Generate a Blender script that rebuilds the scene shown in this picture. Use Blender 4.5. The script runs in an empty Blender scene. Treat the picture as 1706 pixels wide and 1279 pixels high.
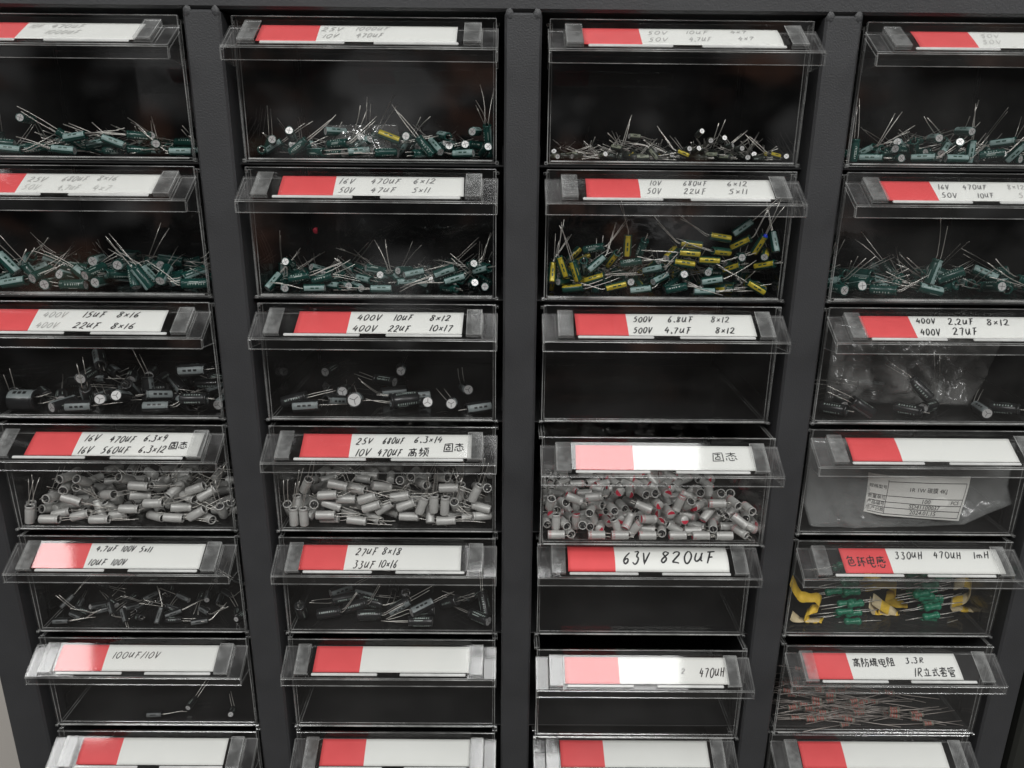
import bpy, bmesh, math, random
from mathutils import Vector, Matrix, Quaternion, noise

S = bpy.context.scene
COL = S.collection
random.seed(11)

# ---------------------------------------------------------------- camera
cam_d = bpy.data.cameras.new('camera'); cam = bpy.data.objects.new('camera', cam_d); COL.objects.link(cam)
CR, CU, CF, CC = (Vector(v) for v in ((0.999958, -0.002602, 0.008843), (-0.007666, 0.298098, 0.954504), (0.005119, 0.954532, -0.298066), (-0.002879, -0.384906, -0.055426)))
cam.matrix_world = Matrix(((CR.x, CU.x, -CF.x, CC.x), (CR.y, CU.y, -CF.y, CC.y), (CR.z, CU.z, -CF.z, CC.z), (0, 0, 0, 1)))
cam_d.sensor_fit = 'HORIZONTAL'; cam_d.sensor_width = 36.0; cam_d.lens = 36.0 * 1279.9 / 1706.0
cam_d.clip_start = 0.01; cam_d.clip_end = 60
S.camera = cam

# ---------------------------------------------------------------- world and lamps (ceiling panels of the room)
world = bpy.data.worlds.new('World'); S.world = world; world.use_nodes = True
bg = world.node_tree.nodes['Background']
bg.inputs['Strength'].default_value = 1.0
# the dim room around: dark with soft lighter and brownish patches that mirror in the clear fronts
_nt = world.node_tree
_tc = _nt.nodes.new('ShaderNodeTexCoord')
def _patch(scale, lo, hi, off):
    mp = _nt.nodes.new('ShaderNodeMapping'); mp.inputs['Location'].default_value = off; mp.inputs['Scale'].default_value = (scale, scale, scale * 1.3)
    nz = _nt.nodes.new('ShaderNodeTexNoise'); nz.inputs['Scale'].default_value = 1.0; nz.inputs['Detail'].default_value = 2.5
    mr = _nt.nodes.new('ShaderNodeMapRange'); mr.interpolation_type = 'SMOOTHSTEP'; mr.inputs[1].default_value = lo; mr.inputs[2].default_value = hi
    _nt.links.new(_tc.outputs['Generated'], mp.inputs['Vector']); _nt.links.new(mp.outputs[0], nz.inputs['Vector']); _nt.links.new(nz.outputs['Fac'], mr.inputs[0])
    return mr
def _mixc(fac, a, b):
    m = _nt.nodes.new('ShaderNodeMix'); m.data_type = 'RGBA'; _nt.links.new(fac.outputs[0], m.inputs[0])
    if isinstance(a, tuple): m.inputs[6].default_value = (*a, 1)
    else: _nt.links.new(a.outputs[2], m.inputs[6])
    m.inputs[7].default_value = (*b, 1); return m
_m1 = _mixc(_patch(7, .5, .68, (3.1, 1.7, .4)), (0.020, 0.020, 0.0205), (0.34, 0.34, 0.34))
_m2 = _mixc(_patch(9, .56, .72, (8.3, 4.2, 2.2)), _m1, (0.26, 0.13, 0.09))
_nt.links.new(_m2.outputs[2], bg.inputs['Color'])

def ceiling_panel(x, y, z, sx, sy, power):
    d = bpy.data.lights.new('ceiling_panel', 'AREA'); d.shape = 'RECTANGLE'; d.size = sx; d.size_y = sy
    d.energy = power; d.color = (1.0, 1.0, 0.99)
    o = bpy.data.objects.new('ceiling_panel', d); o.location = (x, y, z); COL.objects.link(o)
    return o
ceiling_panel(0.185, -0.44, 1.3, 0.58, 0.60, 7.5)
ceiling_panel(-1.44, -0.60, 1.3, 0.60, 0.55, 9.0)
ceiling_panel(1.80, -0.44, 1.3, 0.60, 0.60, 11)
for px in (-1.0, 0.25, 1.5):
    ceiling_panel(px, -1.65, 1.3, 0.60, 0.60, 26)

S.view_settings.view_transform = 'Standard'; S.view_settings.look = 'None'
S.view_settings.exposure = 0.0; S.view_settings.gamma = 1.0
S.render.engine = 'CYCLES'
S.cycles.max_bounces = 14; S.cycles.transparent_max_bounces = 40; S.cycles.glossy_bounces = 4; S.cycles.diffuse_bounces = 3
S.cycles.transmission_bounces = 6; S.cycles.caustics_reflective = False; S.cycles.caustics_refractive = False
S.cycles.use_adaptive_sampling = False; S.cycles.use_denoising = True; S.cycles.sample_clamp_indirect = 4.0; S.cycles.blur_glossy = 0.3

# ---------------------------------------------------------------- materials
def newmat(name):
    m = bpy.data.materials.new(name); m.use_nodes = True
    nt = m.node_tree; nt.nodes.clear()
    return m, nt, nt.nodes.new('ShaderNodeOutputMaterial')
def N(nt, t, **kw):
    n = nt.nodes.new(t)
    for k, v in kw.items(): setattr(n, k, v)
    return n
def principled(name, col, rough=0.5, metal=0.0, spec=0.5, var=0.0, scale=200.0, bump=0.0, bscale=1500.0, coat=0.0):
    m, nt, out = newmat(name)
    b = N(nt, 'ShaderNodeBsdfPrincipled'); nt.links.new(b.outputs[0], out.inputs[0])
    b.inputs['Base Color'].default_value = (*col, 1); b.inputs['Roughness'].default_value = rough
    b.inputs['Metallic'].default_value = metal; b.inputs['Specular IOR Level'].default_value = spec
    if coat: b.inputs['Coat Weight'].default_value = coat; b.inputs['Coat Roughness'].default_value = 0.05
    if var or bump:
        tc = N(nt, 'ShaderNodeTexCoord')
    if var:
        nz = N(nt, 'ShaderNodeTexNoise'); nz.inputs['Scale'].default_value = scale; nz.inputs['Detail'].default_value = 5
        nt.links.new(tc.outputs['Object'], nz.inputs['Vector'])
        r = N(nt, 'ShaderNodeMapRange'); r.inputs[1].default_value = 0.3; r.inputs[2].default_value = 0.7
        r.inputs[3].default_value = 1 - var; r.inputs[4].default_value = 1 + var
        nt.links.new(nz.outputs['Fac'], r.inputs[0])
        mx = N(nt, 'ShaderNodeVectorMath', operation='SCALE'); mx.inputs[0].default_value = col
        nt.links.new(r.outputs[0], mx.inputs['Scale']); nt.links.new(mx.outputs[0], b.inputs['Base Color'])
    if bump:
        nb = N(nt, 'ShaderNodeTexNoise'); nb.inputs['Scale'].default_value = bscale; nb.inputs['Detail'].default_value = 3
        nt.links.new(tc.outputs['Object'], nb.inputs['Vector'])
        bp = N(nt, 'ShaderNodeBump'); bp.inputs['Strength'].default_value = bump; bp.inputs['Distance'].default_value = 0.0004
        nt.links.new(nb.outputs['Fac'], bp.inputs['Height']); nt.links.new(bp.outputs[0], b.inputs['Normal'])
    return m
def clear(name, dust_sheen=0.01, dust_sheen_var=0.02, rough=0.03, tint=(0.97, 0.97, 0.97), dcol=(0.6, 0.6, 0.58), dscale=60.0, spec=1.0):
    """thin clear plastic: see-through, mirror reflection by angle, a veil of dust, smears, painted glints and cloudy reflections"""
    m, nt, out = newmat(name); L = nt.links
    geo = N(nt, 'ShaderNodeNewGeometry')
    dt = N(nt, 'ShaderNodeVectorMath', operation='DOT_PRODUCT'); L.new(geo.outputs['Normal'], dt.inputs[0]); L.new(geo.outputs['Incoming'], dt.inputs[1])
    ab = N(nt, 'ShaderNodeMath', operation='ABSOLUTE'); L.new(dt.outputs['Value'], ab.inputs[0])
    om = N(nt, 'ShaderNodeMath', operation='SUBTRACT', use_clamp=True); om.inputs[0].default_value = 1; L.new(ab.outputs[0], om.inputs[1])
    pw = N(nt, 'ShaderNodeMath', operation='POWER'); L.new(om.outputs[0], pw.inputs[0]); pw.inputs[1].default_value = 5
    ml = N(nt, 'ShaderNodeMath', operation='MULTIPLY_ADD'); L.new(pw.outputs[0], ml.inputs[0]); ml.inputs[1].default_value = 0.9 * spec; ml.inputs[2].default_value = 0.042 * spec
    tr = N(nt, 'ShaderNodeBsdfTransparent'); tr.inputs[0].default_value = (*tint, 1)
    gl = N(nt, 'ShaderNodeBsdfGlossy'); gl.inputs['Roughness'].default_value = rough
    df = N(nt, 'ShaderNodeBsdfDiffuse'); df.inputs[0].default_value = (*dcol, 1)
    tc = N(nt, 'ShaderNodeTexCoord'); nz = N(nt, 'ShaderNodeTexNoise'); nz.inputs['Scale'].default_value = dscale; nz.inputs['Detail'].default_value = 6
    nz.inputs['Roughness'].default_value = 0.65; L.new(tc.outputs['Object'], nz.inputs['Vector'])
    mr = N(nt, 'ShaderNodeMapRange'); mr.inputs[1].default_value = 0.45; mr.inputs[2].default_value = 0.75; mr.inputs[3].default_value = dust_sheen; mr.inputs[4].default_value = dust_sheen + dust_sheen_var
    L.new(nz.outputs['Fac'], mr.inputs[0])
    m1 = N(nt, 'ShaderNodeMixShader'); L.new(mr.outputs[0], m1.inputs[0]); L.new(tr.outputs[0], m1.inputs[1]); L.new(df.outputs[0], m1.inputs[2])
    m2 = N(nt, 'ShaderNodeMixShader'); L.new(ml.outputs[0], m2.inputs[0]); L.new(m1.outputs[0], m2.inputs[1]); L.new(gl.outputs[0], m2.inputs[2])
    L.new(m2.outputs[0], out.inputs[0])
    return m

M = {}
M['powder'] = principled('powder_coat', (0.038, 0.0388, 0.041), 0.5, var=0.10, scale=40, bump=0.38, bscale=1300)
M['black'] = principled('black_steel', (0.008, 0.008, 0.0085), 0.6)
M['floor'] = principled('floor_tile', (0.09, 0.085, 0.08), 0.6, var=0.08, scale=6)
M['wall'] = principled('beige_wall', (0.54, 0.51, 0.47), 0.8, var=0.04, scale=4)
M['neighbour'] = principled('dark_steel', (0.016, 0.017, 0.014), 0.6)
M['clear'] = clear('clear_plastic', 0.0004, 0.009, dscale=22)  # faint smears, their broad patches painted as cloudy reflections
M['mirror_veil'] = clear('reflection_veil_plastic', 0.007, 0.018, dscale=22)  # pale veil painted as the milky room reflections of the last column
M['edge'] = clear('glint_edge_plastic', 0.10, 0.42, rough=0.12, tint=(0.9, 0.9, 0.9), dcol=(0.85, 0.86, 0.84), dscale=30)  # whitish noise paints the broken glints of light along plastic edges
M['plate'] = clear('plate_plastic', 0.015, 0.06, rough=0.07, dcol=(0.6, 0.6, 0.6), dscale=90)
M['lip'] = clear('glint_lip_plastic', 0.42, 0.3, rough=0.1, tint=(0.9, 0.9, 0.9), dcol=(0.85, 0.86, 0.84), dscale=60)  # whitened colour paints the bright glint on the lip below the label
M['ridge'] = clear('frosted_ridge', 0.07, 0.20, rough=0.10, tint=(0.9, 0.9, 0.9), dcol=(0.6, 0.61, 0.6), dscale=70)
M['film'] = clear('label_film', 0.0, 0.006, rough=0.055)
M['paper'] = principled('white_paper', (0.76, 0.77, 0.735), 0.75, var=0.025, scale=60)
M['red'] = principled('red_print', (0.72, 0.080, 0.085), 0.7, var=0.05, scale=60)
M['ink'] = principled('black_ink', (0.02, 0.02, 0.022), 0.6)
M['ink_grey'] = principled('grey_ink', (0.19, 0.19, 0.19), 0.7)
M['ink_pale'] = principled('faded_ink', (0.41, 0.41, 0.395), 0.7)
M['ink_faint'] = principled('nearly_gone_ink', (0.56, 0.565, 0.54), 0.7)
M['green'] = principled('green_sleeve', (0.008, 0.056, 0.046), 0.25, spec=0.5)
M['greenshiny'] = principled('shiny_green_sleeve', (0.03, 0.10, 0.085), 0.16, spec=1.0, coat=1.0)
M['teal'] = principled('pale_teal_stripe', (0.27, 0.385, 0.37), 0.35)
M['darkgreen'] = principled('dark_green_sleeve', (0.010, 0.060, 0.042), 0.3)
M['gold'] = principled('gold_stripe', (0.50, 0.40, 0.035), 0.30, metal=0.2)
M['blacks'] = principled('black_sleeve', (0.018, 0.019, 0.02), 0.28)
M['grey'] = principled('grey_stripe', (0.23, 0.26, 0.26), 0.4)
M['mini'] = principled('brown_black_sleeve', (0.030, 0.036, 0.030), 0.3)
M['ministripe'] = principled('olive_stripe', (0.22, 0.24, 0.18), 0.4)
M['grey_dim'] = principled('dim_grey_stripe', (0.13, 0.14, 0.14), 0.4)
M['print_light'] = principled('light_print', (0.42, 0.50, 0.46), 0.5)
M['print_gold'] = principled('gold_print', (0.6, 0.46, 0.06), 0.4)
M['alu'] = principled('aluminium_top', (0.70, 0.70, 0.69), 0.42, metal=0.45, spec=0.6)
M['score'] = principled('score_line', (0.16, 0.16, 0.16), 0.5, metal=0.3)
M['can'] = principled('matt_can', (0.60, 0.60, 0.575), 0.44, metal=0.25, var=0.06, scale=300)
M['redmark'] = principled('red_mark', (0.60, 0.025, 0.06), 0.45)
M['rubber'] = principled('black_rubber', (0.014, 0.014, 0.015), 0.6)
M['blue'] = principled('blue_paint', (0.01, 0.05, 0.75), 0.4)
M['lead'] = principled('tinned_lead', (0.74, 0.72, 0.67), 0.34, metal=0.7)
M['tape'] = principled('yellow_tape', (0.88, 0.58, 0.05), 0.6, var=0.08, scale=250)
M['tape_pale'] = principled('cream_tape', (0.74, 0.62, 0.38), 0.7, var=0.08, scale=250)
M['inductor'] = principled('green_lacquer', (0.014, 0.21, 0.115), 0.25, spec=0.6)
M['res_body'] = principled('grey_pink_lacquer', (0.27, 0.20, 0.17), 0.45)
M['lead_dull'] = principled('dull_lead', (0.42, 0.38, 0.35), 0.45, metal=0.6)
M['res_red'] = principled('red_band', (0.34, 0.07, 0.05), 0.45)
M['res_green'] = principled('grey_green_band', (0.15, 0.19, 0.15), 0.45)
M['bag'] = clear('milky_bag', 0.20, 0.12, rough=0.14, dcol=(0.64, 0.66, 0.65), dscale=30)
M['bag_small'] = clear('small_glare_bag', 0.04, 0.26, rough=0.10, dcol=(0.75, 0.75, 0.73), dscale=70, spec=2.0)  # pale veil raised to paint the white glare into the bag
M['bag_thin'] = clear('thin_crumpled_bag', 0.06, 0.22, rough=0.16, dcol=(0.7, 0.7, 0.68), dscale=45)
M['sticker'] = principled('sticker_paper', (0.80, 0.80, 0.76), 0.7, var=0.03, scale=80)

# ---------------------------------------------------------------- mesh helpers
mm = 0.001
def link(name, bm, mats, parent=None, smooth=False):
    me = bpy.data.meshes.new(name); bmesh.ops.recalc_face_normals(bm, faces=bm.faces[:]); bm.to_mesh(me); bm.free()
    for m in (mats if isinstance(mats, (list, tuple)) else [mats]): me.materials.append(m)
    if smooth: me.polygons.foreach_set('use_smooth', [True] * len(me.polygons))
    o = bpy.data.objects.new(name, me); COL.objects.link(o)
    if parent is not None: o.parent = parent
    return o
def empty(name, loc=(0, 0, 0)):
    o = bpy.data.objects.new(name, None); o.location = loc; o.empty_display_size = 0.01; COL.objects.link(o); return o
def tag(o, label=None, cat=None, group=None, kind=None):
    if label: o['label'] = label
    if cat: o['category'] = cat
    if group: o['group'] = group
    if kind: o['kind'] = kind
    return o
def box(bm, x0, x1, y0, y1, z0, z1, bevel=0.0, mi=0, bmi=None, warp=None):
    vs = [bm.verts.new((x, y, z)) for x in (x0, x1) for y in (y0, y1) for z in (z0, z1)]
    F = [(0, 1, 3, 2), (4, 6, 7, 5), (0, 4, 5, 1), (2, 3, 7, 6), (0, 2, 6, 4), (1, 5, 7, 3)]
    fs = [bm.faces.new([vs[i] for i in f]) for f in F]
    for f in fs: f.material_index = mi
    if warp:
        for v in vs: v.co = warp(v.co)
    if bevel:
        es = list({e for f in fs for e in f.edges})
        r = bmesh.ops.bevel(bm, geom=es, offset=bevel, segments=1, affect='EDGES', profile=0.5, material=-1 if bmi is None else bmi)
    return fs
def prism(bm, pts, axis_from, axis_to, mi=0, bevel=0.0, bmi=None):
    """polygon pts (y,z) swept from x=axis_from to x=axis_to"""
    a = [bm.verts.new((axis_from, p[0], p[1])) for p in pts]; b = [bm.verts.new((axis_to, p[0], p[1])) for p in pts]
    n = len(pts); fs = [bm.faces.new(a[::-1]), bm.faces.new(b)]
    for i in range(n): fs.append(bm.faces.new((a[i], a[(i + 1) % n], b[(i + 1) % n], b[i])))
    for f in fs: f.material_index = mi
    if bevel:
        es = list({e for f in fs for e in f.edges})
        bmesh.ops.bevel(bm, geom=es, offset=bevel, segments=1, affect='EDGES', profile=0.5, material=-1 if bmi is None else bmi)
def lathe(bm, prof, seg, mis=None, stripe=None):
    """prof: (r,z) list; face material from mis[i] for the ring i..i+1 (stripe: fn(angle)->material index or None)"""
    rings = []
    for r, z in prof:
        if r < 1e-9: rings.append([bm.verts.new((0, 0, z))])
        else: rings.append([bm.verts.new((r * math.cos(2 * math.pi * k / seg), r * math.sin(2 * math.pi * k / seg), z)) for k in range(seg)])
    for i in range(len(rings) - 1):
        A, B = rings[i], rings[i + 1]
        for k in range(seg):
            k2 = (k + 1) % seg
            vs = [A[k % len(A)], A[k2 % len(A)], B[k2 % len(B)], B[k % len(B)]]
            u = []
            for v in vs:
                if v not in u: u.append(v)
            if len(u) < 3: continue
            f = bm.faces.new(u); f.smooth = True
            f.material_index = mis[i] if mis else 0
            if stripe:
                s = stripe(2 * math.pi * (k + 0.5) / seg, i)
                if s is not None: f.material_index = s
    return rings
def tube(bm, pts, r, seg=6, mi=0):
    pts = [Vector(p) for p in pts]; rings = []
    for i, p in enumerate(pts):
        d = (pts[min(i + 1, len(pts) - 1)] - pts[max(i - 1, 0)]).normalized()
        u = d.cross(Vector((0.31, 0.9, 0.2)))
        if u.length < 1e-6: u = d.cross(Vector((1, 0, 0)))
        u.normalize(); w = d.cross(u)
        rings.append([bm.verts.new(p + (u * math.cos(2 * math.pi * k / seg) + w * math.sin(2 * math.pi * k / seg)) * r) for k in range(seg)])
    for a, b in zip(rings, rings[1:]):
        for k in range(seg):
            f = bm.faces.new((a[k], a[(k + 1) % seg], b[(k + 1) % seg], b[k])); f.smooth = True; f.material_index = mi
    for rr in (rings[0][::-1], rings[-1]):
        f = bm.faces.new(rr); f.material_index = mi
def copy_tree(o, parent=None):
    c = o.copy(); COL.objects.link(c)
    if parent is not None: c.parent = parent
    for ch in o.children: copy_tree(ch, c)
    return c

# ---------------------------------------------------------------- cabinet grid
W, H, X0, DW = 0.147, 0.067056, 0.002879, 0.0086
PULL = {(3, 2): 0.01359, (5, 2): 0.00866, (5, 3): 0.00361}
def origin(r, c): return Vector((X0 + (c - 1.5) * W, -PULL.get((r, c), 0.0), -r * H))

floor = bmesh.new(); box(floor, -6, 6, -4, 5, -1.36, -1.35)
tag(link('floor', floor, M['floor']), kind='structure')
wl = bmesh.new(); box(wl, -6, 6, 0.20, 0.26, -1.3495, 2.2)
tag(link('wall', wl, M['wall']), kind='structure')

cab = tag(empty('component_cabinet', (X0, 0.06, -0.48)), 'dark grey powder coated steel cabinet holding the rows of clear drawers', 'cabinet')
def cabpart(name, bm, m):
    o = link(name, bm, m); o.parent = cab; o.matrix_parent_inverse = Matrix.Translation(-cab.location); return o
XL, XR = X0 - 2 * W, X0 + 2 * W
rail = bmesh.new(); box(rail, XL - 0.0135, XR + 0.011, 0.0004, 0.14, 0.0024, 0.060, 0.0012)
cabpart('top_rail', rail, M['powder'])
for k in range(5):
    x = XL + k * W; b = bmesh.new()
    lo, hi = (x - 0.0135 if k == 0 else x - DW), (x + 0.0095 if k == 4 else x + DW)
    box(b, lo, hi, 0.0, 0.022, -0.49, 0.0020, 0.0011)
    box(b, x - 0.004, x + 0.004, 0.0221, 0.138, -0.49, 0.0015)
    cabpart('upright', b, M['powder'])
    for s in (-1, 1):
        if (k == 0 and s < 0) or (k == 4 and s > 0): continue
        w = bmesh.new(); bmesh.ops.create_uvsphere(w, u_segments=14, v_segments=8, radius=1.0)
        for v in w.verts:
            v.co = Vector((x + s * (DW - 0.0022) + v.co.x * 0.0020, 0.0006 + v.co.y * 0.0009, 0.0010 + v.co.z * 0.0027 + noise.noise(v.co * 2 + Vector((k, s, 0))) * 0.0006))
        cabpart('weld_bead', w, M['powder'])
bk = bmesh.new(); box(bk, XL - 0.0135, XR + 0.011, 0.1405, 0.142, -0.49, 0.06); cabpart('back_panel', bk, M['black'])
for r in range(7):
    for c in range(4):
        x = X0 + (c - 1.5) * W; z = -(r + 1) * H + 0.0016
        s = bmesh.new(); box(s, x - W / 2 + 0.0045, x + W / 2 - 0.0045, 0.009, 0.138, z - 0.0009, z, 0.0002)
        for sd in (-1, 1):
            e = x + sd * (W / 2 - DW)
            box(s, min(e, e - sd * 0.0011), max(e, e - sd * 0.0011), 0.0225, 0.138, z + 0.0002, z + 0.009)
        cabpart('shelf', s, M['black'])
nb = bmesh.new(); box(nb, XR + 0.016, XR + 0.5, 0.002, 0.19, -1.34, 0.3, 0.002)
tag(link('neighbouring_cabinet', nb, M['neighbour']), 'near black cabinet side standing beyond the right edge of the grey cabinet', 'cabinet')

# ---------------------------------------------------------------- drawer (all in drawer-local metres: x right, y into the cabinet, z up)
LT = Vector((0, 0.0024, -0.0045)); SL = Vector((0, -0.8467, -0.5320)); NR = Vector((0, -0.5320, 0.8467))
def lab(u, v, n): return LT + Vector((u * mm, 0, 0)) + SL * (v * mm) + NR * (n * mm)
def slab(bm, u0, u1, v0, v1, n0, n1, bev=0.25, mi=0, bmi=1):
    box(bm, u0, u1, v0, v1, n0, n1, bev, mi, bmi)
def to_label(bm):
    for v in bm.verts: v.co = lab(*v.co)
PANE_T = 0.0017
def pane_y(z): return 0.0031 + (0.0018) * (-z / 0.0646)
def make_drawer(mirror_veil=False):
    cl = M['mirror_veil'] if mirror_veil else M['clear']; mats = [cl, M['edge'], M['plate']]
    root = empty('clear_drawer')
    # front pane
    b = bmesh.new(); hw = 0.0612
    box(b, -hw, hw, 0, PANE_T, -0.0646, 0.0, 0.00032, 0, 1, warp=lambda co: Vector((co.x, co.y + pane_y(co.z), co.z)))
    box(b, -hw + 0.002, hw - 0.002, pane_y(-0.0625) - 0.0007, pane_y(-0.0625) - 0.0001, -0.0636, -0.0629, 0.0001, 1, 1)
    for s in (-1, 1):
        box(b, min(s * 0.0606, s * 0.0624), max(s * 0.0606, s * 0.0624), 0.0042, 0.0068, -0.0651, -0.0634, 0.0004, 0, 1)
    link('front_pane', b, mats, root)
    # side walls, bottom, back
    for s in (-1, 1):
        b = bmesh.new(); xa, xb = sorted((s * 0.0596, s * 0.0611))
        box(b, xa, xb, 0.0070, 0.118, -0.0644, -0.0012, 0.0003, 0, 1)
        xa, xb = sorted((s * 0.0612, s * 0.0626))
        box(b, xa, xb, 0.0072, 0.116, -0.0030, -0.0014, 0.0003, 0, 1)
        link('side_wall', b, mats, root)
    b = bmesh.new(); box(b, -0.0595, 0.0595, 0.0070, 0.116, -0.0645, -0.0630, 0.0003, 0, 1); link('bottom', b, mats, root)
    b = bmesh.new(); box(b, -0.0595, 0.0595, 0.1162, 0.1178, -0.0644, -0.0040, 0.0003, 0, 1); link('back_wall', b, mats, root)
    # handle: sloping plate, front flange, end cheeks
    b = bmesh.new()
    slab(b, -62.1, -54.7, -0.6, 18.6, -1.5, 0, 0.3, 2, 1); slab(b, 54.7, 62.1, -0.6, 18.6, -1.5, 0, 0.3, 2, 1)
    slab(b, -54.6, 54.6, -0.6, 18.5, -1.5, 0, 0.3, 0, 1)
    to_label(b)
    box(b, -0.0621, 0.0621, -0.0136, -0.0121, -0.0205, -0.0150, 0.00034, 0, 1)
    for s in (-1, 1):
        xa, xb = sorted((s * 0.0609, s * 0.0621))
        prism(b, [(0.0029, -0.0068), (-0.0119, -0.0160), (-0.0119, -0.0202), (0.0033, -0.0218)], xa, xb, 0, 0.00025, 1)
    hd = link('handle', b, mats, root)
    for s in (-1, 1):
        b = bmesh.new(); xa, xb = sorted((s * 46.6, s * 54.4))
        slab(b, xa, xb, -0.8, 17.0, 1.7, 2.5, 0.22, 0, 1)
        xa, xb = sorted((s * 53.5, s * 54.4)); slab(b, xa, xb, -0.8, 17.0, 0.02, 1.65, 0.1, 0, 1)
        slab(b, *sorted((s * 46.6, s * 54.4)), 16.2, 17.0, 0.02, 1.65, 0.1, 0, 1)
        to_label(b); link('clip_ridge', b, [M['ridge'], M['edge']], hd)
    # lip in front of the label with a finger notch in the middle
    b = bmesh.new()
    for u0, u1 in ((-44.5, -6.5), (6.5, 44.5)):
        slab(b, u0, u1, 15.7, 17.3, 0.02, 1.0, 0.35, 0, 0)
    to_label(b); link('front_lip', b, [M['lip']], hd)
    return root
def label_cover(root, tilt, bow):
    b = bmesh.new(); n = 10; g = []
    for j in range(n + 1):
        v = -0.4 + 16.0 * j / n
        g.append([b.verts.new((u, v, 1.75 + (v - 7.5) * math.tan(math.radians(tilt)) + bow * math.sin(math.pi * j / n) - bow)) for u in (-46.4, 46.4)])
    for a, c2 in zip(g, g[1:]):
        f = b.faces.new((a[0], a[1], c2[1], c2[0]))
    to_label(b)
    hd = [o for o in root.children if o.name.startswith('handle')][0]
    o = link('label_cover', b, [M['film']], hd)
    md = o.modifiers.new('thick', 'SOLIDIFY'); md.thickness = 0.0003; md.offset = -1

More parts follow.
